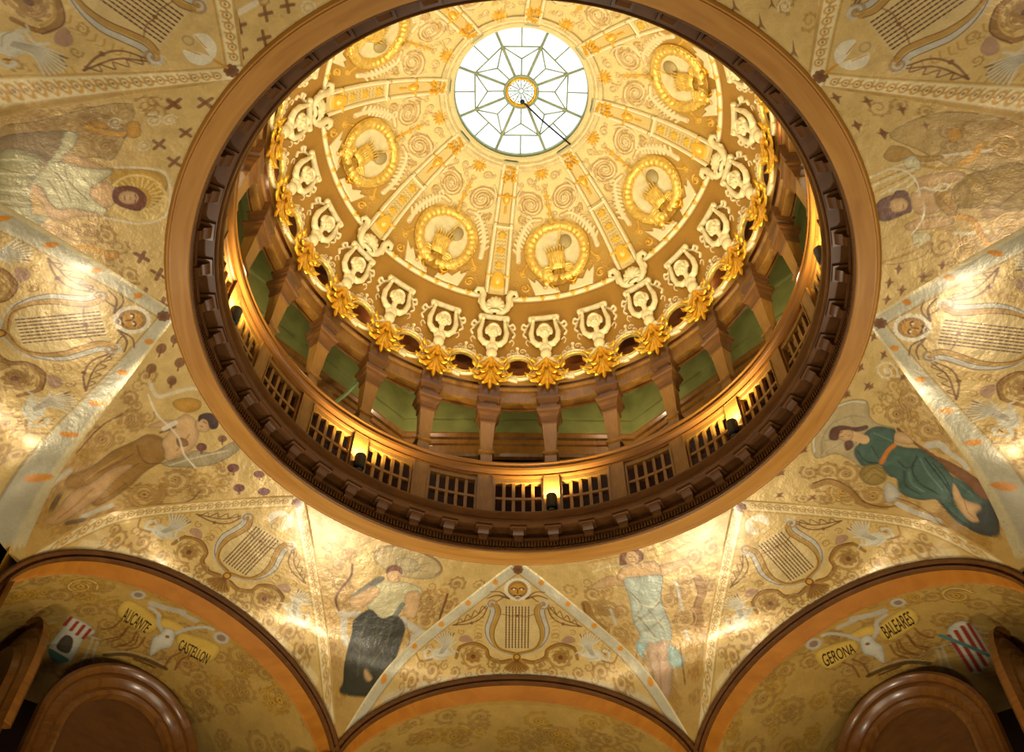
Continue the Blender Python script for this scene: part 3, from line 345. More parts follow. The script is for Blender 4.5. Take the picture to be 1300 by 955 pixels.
def sev_paint(p, kind):
    blue = kind == 'A'
    for sx in (-1, 1):       # border bands along both groins
        ys = np.linspace(1.0, 1.44, 34); gu, _ = groin_of_y(ys)
        for off, w, c, a in ((.017, .031, 'band' if blue else 'cream', .85), (.034, .004, 'grey' if blue else 'ochrel', .8), (.003, .006, 'cream' if blue else 'ochrel', .8)):
            p.line([(sx * (u - off * 1.5), y + off * .28) for u, y in zip(gu, ys)], w, c, a, 0, 0)
        m_ = 5 if blue else 24
        for j in range(m_):
            f = (j + .6) / m_; y = 1.03 + .40 * f; u = float(groin_of_y(np.array(y))[0]) - .025; x = sx * u
            if blue: p.poly([(x - .009, y + .002), (x, y - .011), (x + .011, y - .004), (x + .009, y + .008), (x - .002, y + .01)], 'reddot', 1, sm=3)
            else:
                p.ring(x, y + .004, .0085, .0045, 'gold', .9, n=12); p.disc(x, y + .004, .003, 'brown', .8)
                y2 = y + .2 / m_; u2 = float(groin_of_y(np.array(y2))[0]) - .028; p.line([(sx * u2 - .007, y2 + .01), (sx * u2, y2 - .002), (sx * u2 + .007, y2 + .01)], .004, 'ochrel', .9)
    for j in range(15 if not blue else 7):       # border beside the arch
        u = -.42 + .84 * (j + .5) / (15 if not blue else 7)
        if blue: p.disc(u, 1.437, .008, 'reddot', 1)
        else: p.ring(u, 1.432, .0085, .0045, 'gold', .9, n=12); p.disc(u + .022, 1.432, .005, 'brown', .7)
    p.line([(-.46, 1.438), (.46, 1.438)], .02, 'band' if blue else 'cream', .5)
    for k in range(8): p.disc(.0125 * math.cos(k * PI / 4), 1.028 + .0125 * math.sin(k * PI / 4), .006, 'umber', 1)
    p.disc(0, 1.028, .009, 'brown', 1)
    if blue:                 # sun-rayed mask
        for k in range(22): p.disc(.041 * math.cos(k * 2 * PI / 22), 1.104 + .038 * math.sin(k * 2 * PI / 22), .0068, 'white', .95)
        p.disc(0, 1.104, .034, 'tan', 1, ry=.033); p.disc(0, 1.108, .026, 'gold', .9)
        for sx in (-1, 1):
            p.line([(sx * .006, 1.101), (sx * .016, 1.099), (sx * .022, 1.103)], .005, 'dot', 1); p.disc(sx * .013, 1.104, .0035, 'white', 1)
            p.disc(sx * .018, 1.118, .006, 'ochrel', .9)
            p.line([(sx * .03, 1.14), (sx * .07, 1.128), (sx * .105, 1.14)], .007, 'brown', .9, 0, 5, .5); p.line([(sx * .03, 1.14), (sx * .06, 1.115), (sx * .095, 1.115)], .006, 'brown', .9, 0, 5, .5); p.line([(sx * .05, 1.135), (sx * .07, 1.15), (sx * .09, 1.152)], .005, 'brown', .8, 0, 5, .5)
        p.line([(0, 1.104), (0, 1.118)], .006, 'umber', .9); p.line([(-.012, 1.127), (0, 1.130), (.012, 1.127)], .006, 'dot', 1); p.disc(0, 1.136, .012, 'white', .9, ry=.006); p.disc(0, 1.136, .006, 'umber', .9, ry=.003)
        p.line([(-.022, 1.12), (0, 1.142), (.022, 1.12)], .004, 'umber', .7)
    else:                    # lily
        p.line([(0, 1.04), (.004, 1.085)], .007, 'gold', 1); p.poly([(0, 1.075), (-.03, 1.085), (-.042, 1.115), (-.02, 1.135), (-.012, 1.11)], 'white', 1, sm=4); p.poly([(0, 1.075), (.03, 1.08), (.044, 1.105), (.03, 1.13), (.012, 1.11)], 'white', 1, sm=4)
        p.ring(0, 1.135, .011, .004, 'grey', .7, n=14); p.line([(-.012, 1.1), (-.02, 1.13)], .003, 'gold', 1); p.line([(.012, 1.1), (.022, 1.125)], .003, 'gold', 1)
    body = [(-.066, 1.165), (-.072, 1.20), (-.080, 1.235), (-.084, 1.265), (-.078, 1.305), (-.055, 1.335), (0, 1.352), (.055, 1.335), (.078, 1.305), (.084, 1.265), (.080, 1.235), (.072, 1.20), (.066, 1.165)]
    p.poly(body, (206, 178, 118), .8)
    for c in range(8 if blue else 9):                       # strings drawn as dots
        x = (c - (3.5 if blue else 4)) * .0112
        for r in range(17): p.line([(x, 1.172 + r * .0098), (x, 1.1768 + r * .0098)], .0046, 'dot', 1)
        p.line([(x, 1.166), (x, 1.34)], .001, 'umber', .2)
    p.line([(-.06, 1.2), (-.02, 1.208), (0, 1.205), (.03, 1.209), (.06, 1.2)], .003, 'umber', .8); p.disc(0, 1.207, .005, 'umber', 1)
    L = lambda sx, dx: [(sx * (.082 + dx), 1.165), (sx * (.074 + dx), 1.19), (sx * (.083 + dx), 1.225), (sx * (.094 + dx * .9), 1.262), (sx * (.089 + dx * .6), 1.305), (sx * (.063 + dx * .3), 1.34), (0, 1.362 + dx * .3)]
    for sx in (-1, 1):
        p.line(L(sx, .012), .017, 'silver', 1, 0, 8); p.line(L(sx, .021), .0028, 'brown', .9, 0, 8); p.line(L(sx, .003), .003, 'brown', .9, 0, 8); p.line(L(sx, -.008), .014, 'ochrel', 1, 0, 8); p.line(L(sx, -.016), .003, 'brown', .9, 0, 8)
        p.line([(sx * .098, 1.178), (sx * .104, 1.16), (sx * .092, 1.148), (sx * .08, 1.152)], .01, 'silver', 1, 0, 6)
        p.spiral(sx * .09, 1.163, .019, 'brown', 1, sx, 0, 1.2, .25, leaves=False)
        for j in range(9):      # fringe of leaves outside the arms
            a = j / 8; x = sx * (.112 + .014 * math.sin(a * 2.6)); y = 1.2 + .125 * a
            p.line([(x, y), (x + sx * .018, y - .004), (x + sx * .026, y + .006)], .0042, 'ochrel', .9, 0, 4, .4)
        for (a, b_, r) in ((.135, 1.285, .013), (.118, 1.345, .014), (.255, 1.395, .017), (.31, 1.33, .015), (.195, 1.27, .012), (.34, 1.385, .016), (.04, 1.43, .012), (.17, 1.432, .012), (.275, 1.43, .014), (.405, 1.428, .012)): p.spiral(sx * a, b_, r, 'ochre', .8, sx, a * 20, 1.3, .2, core=False)
        for j in range(6): p.line([(sx * (.236 + .012 * j), 1.262 + .012 * j), (sx * (.243 + .012 * j), 1.25 + .012 * j)], .004, 'ochrel', .8)
        # ribbon, garland
        p.line([(sx * .105, 1.175), (sx * .125, 1.215), (sx * .17, 1.238), (sx * .225, 1.243)], .005, 'brown', .85, 0, 6); p.line([(sx * .11, 1.17), (sx * .15, 1.212), (sx * .225, 1.243)], .0045, 'brown', .85, 0, 6); p.disc(sx * .16, 1.236, .006, 'umber', .9)
        p.line([(sx * (.11 + .013 * j), 1.172 + .008 * j + .009 * (-1) ** j) for j in range(9)], .004, 'brown', .8, 0, 5)
        # acanthus trail with a rosette, and small curls
        p.line([(sx * .02, 1.385), (sx * .06, 1.392), (sx * .1, 1.372), (sx * .11, 1.34), (sx * .15, 1.318), (sx * .2, 1.33), (sx * .215, 1.37)], .017, 'ochre', 1, 0, 7, .3); p.line([(sx * .02, 1.38), (sx * .06, 1.386), (sx * .096, 1.368), (sx * .106, 1.336), (sx * .15, 1.311), (sx * .205, 1.326)], .003, 'brown', 1, 0, 7)
        p.line([(sx * .11, 1.345), (sx * .15, 1.328), (sx * .19, 1.335)], .005, 'ochrel', .9)
        p.spiral(sx * .155, 1.368, .043, 'brown', 1, -sx, 2 + sx, 1.5, .16, hl='ochrel')
        for k in range(7): p.disc(sx * .155 + .019 * math.cos(k * .9), 1.368 + .017 * math.sin(k * .9), .009, 'ochre', .95)
        p.disc(sx * .155, 1.368, .009, 'brown', 1)
        for (a, b_, r, d) in ((.085, 1.4, .026, 1), (.072, 1.425, .018, -1), (.3, 1.405, .03, 1), (.37, 1.42, .026, -1), (.125, 1.425, .02, -1), (.22, 1.418, .02, 1)): p.spiral(sx * a, b_, r, 'brown', .95, d * sx, a * 9, 1.4, .2, hl='ochrel')
        p.poly([(sx * .155, 1.305), (sx * .175, 1.283), (sx * .2, 1.288), (sx * .205, 1.305), (sx * .18, 1.312)], (158, 118, 96), .8, sm=3)
        p.line([(sx * .215, 1.31), (sx * .235, 1.325), (sx * .225, 1.345)], .006, 'swan', .9, 0, 5); p.line([(sx * .24, 1.27), (sx * .228, 1.285), (sx * .222, 1.275)], .005, 'brown', .8)
        swan(p, sx * .268, 1.335, sx, .068)
        p.line([(sx * .3, 1.37), (sx * .34, 1.372), (sx * .355, 1.345)], .006, 'ochre', .9, 0, 5)
        p.spiral(sx * .40, 1.40, .017, 'brown', .8, sx, 1, 1.3, .2, hl='ochrel')
    # palmette at the foot of the lyre
    for k in range(-4, 5): a = k * .27; p.line([(0, 1.378), (math.sin(a) * .028, 1.392 + .01 * math.cos(a)), (math.sin(a) * .046, 1.40 + .034 * math.cos(a))], .0125, 'ochre' if k % 2 else 'tan', 1, 0, 5, .2)
    for k in range(-4, 4): a = (k + .5) * .27; p.line([(0, 1.38), (math.sin(a) * .046, 1.398 + .03 * math.cos(a))], .003, 'brown', .9)
    p.disc(0, 1.372, .014, 'brown', 1); p.disc(0, 1.371, .009, 'gold', 1)
def severy(kind, bow=0.):
    Ts = np.linspace(.004, 1, 250); vs = np.linspace(-1, 1, 440)
    y = .99 + .456 * Ts; ug, _ = groin_of_y(y)
    Y = np.repeat(y[:, None], len(vs), 1); U_ = ug[:, None] * vs[None, :]; Z = sev_z(U_, Y)
    p = Paint(U_, Y, PAL['ground'], .0021); sev_paint(p, kind)
    Y = Y + bow * Ts[:, None] ** 2 * (1 - vs[None, :] ** 12)     # side bays are a little deeper
    return grid_mesh('lyre_panel', S * U_, S * Y, S * Z + Z0, p, M['vault'])
SEV_LABEL = {0: 'gilded vault panel with a lyre and sun mask, at the bottom centre', 45: 'gilded vault panel with a lyre above the lower right wooden arch', -45: 'gilded vault panel with a lyre above the lower left wooden arch',
    90: 'gilded vault panel with a lyre and sun mask at the right edge', -90: 'gilded vault panel with a lyre and sun mask at the left edge',
    135: 'gilded vault panel with a lyre and white lily in the top right corner', -135: 'gilded vault panel with a lyre and white lily in the top left corner', 180: 'gilded lyre panel beyond the top edge of the ring'}
SEV = {('A', 0): severy('A'), ('B', 0): severy('B'), ('A', 1): severy('A', .13), ('B', 1): severy('B', .13)}
for t in (0, 45, -45, 90, -90, 135, -135):
    o = link('lyre_panel', SEV[('A' if t % 90 == 0 else 'B', int(abs(t) >= 90))], None, -t * D2R)
    tag(o, SEV_LABEL[t], 'painted ceiling panel', 'lyre panels of the vault')
_gs = np.r_[0, np.cumsum(np.hypot(np.diff(_gr), np.diff(_gz)))]      # length along the curved profile
def pendentive(t):
    na, nr = 300, 330
    ph = np.linspace(-22.5, 22.5, na); f = np.linspace(0, 1, nr)
    sg_ = np.interp(22.5 - np.abs(ph), _gt, _gs)         # profile length down to the groin at each azimuth
    SL = sg_[:, None] * f[None, :]; Rr = np.interp(SL, _gs, _gr); A = ph[:, None] * D2R
    X = Rr * np.sin(A); Y = Rr * np.cos(A); Z = np.interp(SL, _gs, _gz)
    p = Paint(Rr * A, SL + .99, PAL['ground'], .0021)
    if FIG.get(t):
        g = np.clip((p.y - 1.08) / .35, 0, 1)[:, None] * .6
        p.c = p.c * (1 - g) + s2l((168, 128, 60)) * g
        rr_ = np.random.default_rng(int(t * 10) + 4000)
        for k in range(70):                             # scroll filling between the figure and the groins
            y = rr_.uniform(1.1, 1.62); r = np.interp(y - .99, _gs, _gr); sg = rr_.choice([-1, 1]); lim = np.interp(r, _gr, 22.5 - _gt) * D2R * r; x = sg * lim * rr_.uniform(.45, .95)
            p.spiral(x, y, rr_.uniform(.014, .032), rr_.choice(['brown', 'ochre', 'gold']), .65, rr_.choice([-1, 1]), rr_.uniform(0, 6), 1.4, .17, hl='ochrel', core=k % 2 == 0)
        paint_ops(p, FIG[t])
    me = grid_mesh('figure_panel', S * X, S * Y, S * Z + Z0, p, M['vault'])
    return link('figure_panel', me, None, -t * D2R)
PEN_LABEL = {22.5: 'vault panel painted with a standing woman in a pale blue dress', -22.5: 'vault panel painted with a figure in a black robe', 67.5: 'vault panel painted with a reclining woman in a green dress and orange belt', -67.5: 'vault panel painted with a half nude piper in ochre drapery and dark apples',
    112.5: 'vault panel painted with an archer in gold drapery and a flock of brown birds', -112.5: 'vault panel painted with a white robed woman with red hair, halo and book', 157.5: 'gilded vault panel with brown sword shapes at the top right of the ring', -157.5: 'gilded vault panel with brown crosses at the top left of the ring'}
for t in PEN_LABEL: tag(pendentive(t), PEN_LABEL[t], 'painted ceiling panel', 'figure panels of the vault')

# ------------------------------------------------------------------ wooden ring under the gallery
cor = empty('wooden_ring', W(0, 0, 2.469)); tag(cor, 'great round wooden ring with honey oak edge and dark brackets around the opening', 'wooden ring')
def part(name, mb, mats, parent, smooth=True, ang=None, label=None):      # geometry is in world space; keep it there under a moved parent
    me = mb.mesh(name, mats, smooth)
    if ang: sharp(me, ang)
    o = link(name, me, parent); o.matrix_parent_inverse = Matrix.Translation(-Vector(parent.location)) if parent.rotation_euler.z == 0 else parent.matrix_basis.inverted()
    if label: o['label'] = label
    return o
mb = MB(); lathe(mb, [(1.012, 2.475), (1.012, 2.462), (1.005, 2.457), (1.000, 2.459), (.998, 2.456), (.992, 2.457), (.950, 2.452), (.943, 2.453), (.941, 2.456), (.941, 2.462)], n=256)
part('oak_fascia', mb, M['oak'], cor, ang=25, label='honey coloured oak band at the outer edge')
mb = MB(); lathe(mb, [(.943, 2.456), (.936, 2.458), (.934, 2.465), (.940, 2.470), (.940, 2.474), (.944, 2.478), (.948, 2.506), (.936, 2.507), (.934, 2.514), (.944, 2.518), (.944, 2.544)], n=256)
part('bed_moulding', mb, M['dark_wood'], cor, ang=25)
mb = MB()
for k in range(540): arcbox(mb, .9375, .947, k * 360 / 540, k * 360 / 540 + .42, 2.4785, 2.503)
part('dentil_course', mb, M['dark_wood'], cor, smooth=False)
mb = MB(); lathe(mb, [(.946, 2.543), (.893, 2.541), (.888, 2.537), (.8845, 2.541), (.883, 2.549), (.886, 2.553), (.884, 2.560), (.879, 2.566), (.876, 2.575), (.876, 2.583), (.880, 2.588), (.895, 2.590), (.935, 2.592)], n=256)
part('corona', mb, M['dark_wood'], cor, ang=25)
mb = MB()
def bracket(mb):
    prof = [(.944, 2.500), (.930, 2.500), (.925, 2.506), (.922, 2.516), (.914, 2.521), (.907, 2.527), (.903, 2.534), (.944, 2.534)]
    a = 1.15; n = len(prof); L_ = [W(r, -a * (1 if z > 2.515 else .8), z) for r, z in prof]; R_ = [W(r, a * (1 if z > 2.515 else .8), z) for r, z in prof]
    mb.add(L_ + R_, [tuple(range(n)), tuple(range(2 * n - 1, n - 1, -1))] + [(i, i + n, (i + 1) % n + n, (i + 1) % n) for i in range(n)])
    arcbox(mb, .897, .944, -1.75, 1.75, 2.5335, 2.5415, 2)
bracket(mb); br = sharp(mb.mesh('bracket', M['dark_wood'], False), 30)
for k in range(48):
    o = link('bracket', br, cor, -k * 7.5 * D2R); o.matrix_parent_inverse = Matrix.Translation(-Vector(cor.location))

# ------------------------------------------------------------------ gallery: balustrade, columns, lamps, lintels
bal = empty('balustrade', W(0, 0, 2.59)); tag(bal, 'round wooden gallery balustrade with square lattice openings', 'balustrade')
Tbal = Matrix.Translation(-Vector(bal.location))
mb = MB(); lathe(mb, [(.934, 2.800), (.918, 2.801), (.914, 2.808), (.918, 2.815), (.913, 2.822), (.905, 2.829), (.903, 2.840), (.909, 2.846), (.906, 2.853), (.901, 2.861), (.903, 2.869), (.912, 2.874), (.965, 2.874), (.967, 2.85), (.95, 2.83), (.948, 2.80)], n=256)
part('handrail', mb, M['rail_wood'], bal, ang=25)
mb = MB(); lathe(mb, [(.915, 2.588), (.913, 2.6), (.918, 2.606), (.945, 2.606), (.95, 2.59)], n=192); part('bottom_rail', mb, M['mid_wood'], bal, ang=25)
mb = MB(); arcbox(mb, .916, .95, -1.72, 1.72, 2.588, 2.803, 2)
for s_ in (-1, 1): arcbox(mb, .913, .9165, s_ * 1.72 - .12, s_ * 1.72 + .12, 2.60, 2.80)
post = mb.mesh('post', M['mid_wood'], False)
mb = MB(); r0, r1 = .925, .941
a0, a1 = 1.8, 13.2
arcbox(mb, r0 - .003, r1, a0, a0 + .55, 2.606, 2.80); arcbox(mb, r0 - .003, r1, a1 - .55, a1, 2.606, 2.80); arcbox(mb, r0 - .003, r1, a0, a1, 2.780, 2.80, 8); arcbox(mb, r0 - .003, r1, a0, a1, 2.604, 2.616, 8)
arcbox(mb, r0, r1, a0, a1, 2.693, 2.705, 8)
for k in range(1, 5): c = a0 + .3 + (a1 - a0 - .6) * k / 5; arcbox(mb, r0 + .001, r1, c - .36, c + .36, 2.61, 2.79)
panel = mb.mesh('lattice_panel', M['mid_wood'], False)
for k in range(24):
    t = 7.5 + 15 * k
    for nm, me, tt in (('post', post, t), ('lattice_panel', panel, t)):
        o = link(nm, me, bal, -tt * D2R); o.matrix_parent_inverse = Tbal
def sqloft(mb, prof, r, face):       # square stepped profile [(z, half width, depth behind the face)]
    rows = [[(S * -w, S * (r + d0 - face), S * z + Z0), (S * w, S * (r + d0 - face), S * z + Z0), (S * w, S * (r + d1), S * z + Z0), (S * -w, S * (r + d1), S * z + Z0)] for z, w, d0, d1 in prof]
    o = len(mb.v); mb.grid(rows, cv=True, flip=True); n = len(rows)
    mb.f += [tuple(range(o, o + 4)), tuple(range(o + 4 * n - 1, o + 4 * n - 5, -1))]; mb.m += [mb.cur] * 2
def PR(*q): return [(z, w, -e, .030 + e) for z, w, e in q]     # e: projection of the profile on every side
mb = MB(); sqloft(mb, PR((2.955, .021, .0), (3.112, .0285, .007)), .925, 0)
shaft = mb.mesh('shaft', M['mid_wood'], False)
mb = MB(); sqloft(mb, PR((2.872, .022, .001), (2.935, .022, .001), (2.937, .029, .008), (2.944, .030, .009), (2.947, .026, .005), (2.952, .025, .004), (2.956, .021, .0)), .925, 0)
base_ = mb.mesh('base', M['mid_wood'], False)
mb = MB(); sqloft(mb, PR((3.108, .0285, .007), (3.110, .031, .010), (3.120, .033, .012), (3.124, .031, .010), (3.150, .034, .013), (3.162, .041, .020), (3.176, .043, .022), (3.182, .048, .027), (3.197, .049, .028), (3.199, .033, .012), (3.232, .033, .012), (3.236, .041, .018), (3.250, .044, .021), (3.256, .048, .024), (3.268, .048, .024), (3.272, .040, .016), (3.34, .043, .018)), .925, 0)
cap_ = mb.mesh('capital', M['dark_wood'], False)
ORD = ['first', 'second', 'third', 'fourth', 'fifth', 'sixth', 'seventh', 'eighth']
for k in range(-8, 8):
    t = 7.5 + 15 * k; n_ = k if k >= 0 else -k - 1
    o = empty('column', W(.925, t, 2.873)); o['kind'] = 'thing'; tag(o, f"tapered brown wooden gallery column, {ORD[n_]} to the {'right' if k >= 0 else 'left'} of the gallery's bottom centre", 'column', 'gallery columns under the dome')
    for nm, me in (('shaft', shaft), ('base', base_), ('capital', cap_)):
        c = link(nm, me, o, -t * D2R); c.matrix_parent_inverse = Matrix.Translation(-Vector(o.location))
lamp0 = None
LAMPS = [(7.5, 'black uplight lamp before the gallery post right of the bottom centre'), (-37.5, 'black uplight lamp before a gallery post at the lower left'), (52.5, 'black uplight lamp before a gallery post at the lower right'), (-82.5, 'black uplight lamp half hidden at the left side of the gallery'), (97.5, 'black uplight lamp half hidden at the right side of the gallery')]
mb = MB(); RL = .0195; rows = []
for r, z in ((0, 0), (RL * .8, 0), (RL * .8, .008), (RL * .55, .01), (RL * .55, .02), (RL * .95, .022), (RL, .026), (RL, .082), (RL * .9, .084), (RL * .82, .08), (RL * .8, .06)): rows.append([(S * r * math.cos(2 * PI * j / 28), S * r * math.sin(2 * PI * j / 28), S * z) for j in range(28)])
mb.grid(rows, cv=True); body_me = sharp(mb.mesh('lamp_body', M['black']), 35)
mb = MB(); mb.grid([[(S * r * math.cos(2 * PI * j / 28), S * r * math.sin(2 * PI * j / 28), S * .07) for j in range(28)] for r in (.0003, RL * .8)], cv=True); lens_me = mb.mesh('lens', M['lens'])
for t, lb in LAMPS:
    o = empty('uplight_lamp', W(.893, t, 2.59), -t * D2R); tag(o, lb, 'lamp', 'uplight lamps on the ring')
    link('lamp_body', body_me, o); link('lens', lens_me, o)
# scalloped wooden lintels between the column heads
mb = MB()
for k in range(24):
    c = 15 * k; rows = []
    for j in range(13):
        a = -7.5 + 15 * j / 12; e = max(0, abs(a) - 4.6) / 2.9; zb = 3.262 + .0 * e; zt = 3.352 - .03 * e ** 2; r = .930 - .012 * e ** 2
        rows.append([W(r + .03, c + a, zb - .0), W(r, c + a, zb), W(r - .001, c + a, zb + .008), W(r + .003, c + a, zb + .011), W(r + .002, c + a, zt - .012), W(r - .006, c + a, zt - .006), W(r - .008, c + a, zt), W(r + .02, c + a, zt + .01)])
    mb.grid(rows)
lin = empty('lintel_ring', W(0, 0, 3.26)); tag(lin, 'brown scalloped wooden lintel ring joining the column heads below the gilded dome edge', 'lintel')
part('lintel_boards', mb, M['mid_wood'], lin, ang=30)
mb = MB(); lathe(mb, [(.965, 3.25), (.965, 3.75), (.90, 3.8)], n=96); part('backing_boards', mb, M['brownplain'], lin)

# ------------------------------------------------------------------ gallery room behind the columns
def octa(mb, ap, z0, z1, n0=0, n1=8):
    rc = ap / math.cos(PI / 8)
    for k in range(n0, n1): mb.grid([[W(rc, -22.5 + 45 * k, z0), W(rc, 22.5 + 45 * k, z0)], [W(rc, -22.5 + 45 * k, z1), W(rc, 22.5 + 45 * k, z1)]])
def octaloft(mb, prof):
    mb.grid([[W(a / math.cos(PI / 8), 22.5 + 45 * k, z) for k in range(8)] for a, z in prof], cv=True)
mb = MB(); octaloft(mb, [(1.195, 3.36), (1.195, 3.475), (1.188, 3.478), (1.188, 3.49), (1.195, 3.493), (1.195, 3.66), (1.185, 3.665), (1.185, 3.68), (1.195, 3.685), (1.195, 3.95), (.70, 3.95)])
tag(mb.build('wall_gallery', M['green'], None, False), kind='structure')
mb = MB(); octaloft(mb, [(1.20, 3.225), (1.185, 3.228), (1.178, 3.24), (1.182, 3.25), (1.19, 3.256), (1.19, 3.30), (1.182, 3.306), (1.182, 3.33), (1.172, 3.336), (1.166, 3.352), (1.17, 3.366), (1.195, 3.37)])
tag(mb.build('trim_1', M['mid_wood'], None, False), kind='structure')
mb = MB(); octaloft(mb, [(1.205, 2.59), (1.205, 3.23)]); tag(mb.build('wall_wainscot', M['redwall'], None, False), kind='structure')
mb = MB(); octaloft(mb, [(.925, 2.585), (1.22, 2.585), (1.22, 2.56), (.945, 2.56)]); tag(mb.build('floor_gallery', M['dark_wall'], None, False), kind='structure')
mb = MB(); octaloft(mb, [(1.0, 2.52), (3.4, 2.52)]); octaloft(mb, [(1.24, 3.96), (1.24, 2.5)]); tag(mb.build('ceiling', M['dark_wall'], None, False), kind='structure')  # unseen slab and casing, added to stop sky light leaking in
g0 = empty('pipe', W(1.10, -39, 3.2)); tag(g0, 'pale green pipe slanting across the gallery wall at the left', 'pipe')
mb = MB(); mb.tube([W(1.103, -41.2, 3.095), W(1.108, -38.2, 3.235), W(1.113, -35.9, 3.37)], .032, 12); part('pipe_tube', mb, M['greenpipe'], g0)

# ------------------------------------------------------------------ dome
RHO, DZ = .910, 3.349
DEG = PI / 180
def DM(ph, el, h):     # azimuth deg, elevation deg, relief deg -> world, azimuth 0 = +y
    r = RHO - np.asarray(h) * DEG * RHO; a = np.asarray(ph) * DEG; e = np.asarray(el) * DEG
    return S * r * np.cos(e) * np.sin(a), S * r * np.cos(e) * np.cos(a), S * (DZ + r * np.sin(e)) + Z0
def bend(v, el0):
    v = np.asarray(v, float); el = el0 + v[:, 1]; x, y, z = DM(v[:, 0] / np.cos(el * DEG), el, v[:, 2]); return np.stack([x, y, z], 1)
def bent(mb, name, mats, el0, smooth=True, ang=None):
    mb.v = [tuple(p) for p in bend(mb.v, el0)]; me = mb.mesh(name, mats, smooth)
    return sharp(me, ang) if ang else me
def fused(mb, name, m, el0, vox):     # one continuous surface from overlapping forms
    tmp = bpy.data.objects.new('tmp', mb.mesh('tmp', m)); col.objects.link(tmp)
    md = tmp.modifiers.new('r', 'REMESH'); md.mode = 'VOXEL'; md.voxel_size = vox
    ms = tmp.modifiers.new('s', 'SMOOTH'); ms.factor = .4; ms.iterations = 1
    dg = bpy.context.evaluated_depsgraph_get(); me = bpy.data.meshes.new_from_object(tmp.evaluated_get(dg))
    v = np.empty(len(me.vertices) * 3, np.float32); me.vertices.foreach_get('co', v)
    me.vertices.foreach_set('co', bend(v.reshape(-1, 3), el0).astype(np.float32).ravel()); me.name = name
    me.polygons.foreach_set('use_smooth', [True] * len(me.polygons)); me.update()
    if not me.materials: me.materials.append(m)
    bpy.data.objects.remove(tmp); return me
def elmin(ph):
    d = np.abs((ph + 360 + 7.5) % 15 - 7.5); d = np.abs(d - 7.5)      # distance to the nearest column azimuth
    return .2 - 2.7 * np.clip(1 - d / 3.0, 0, 1) ** .7
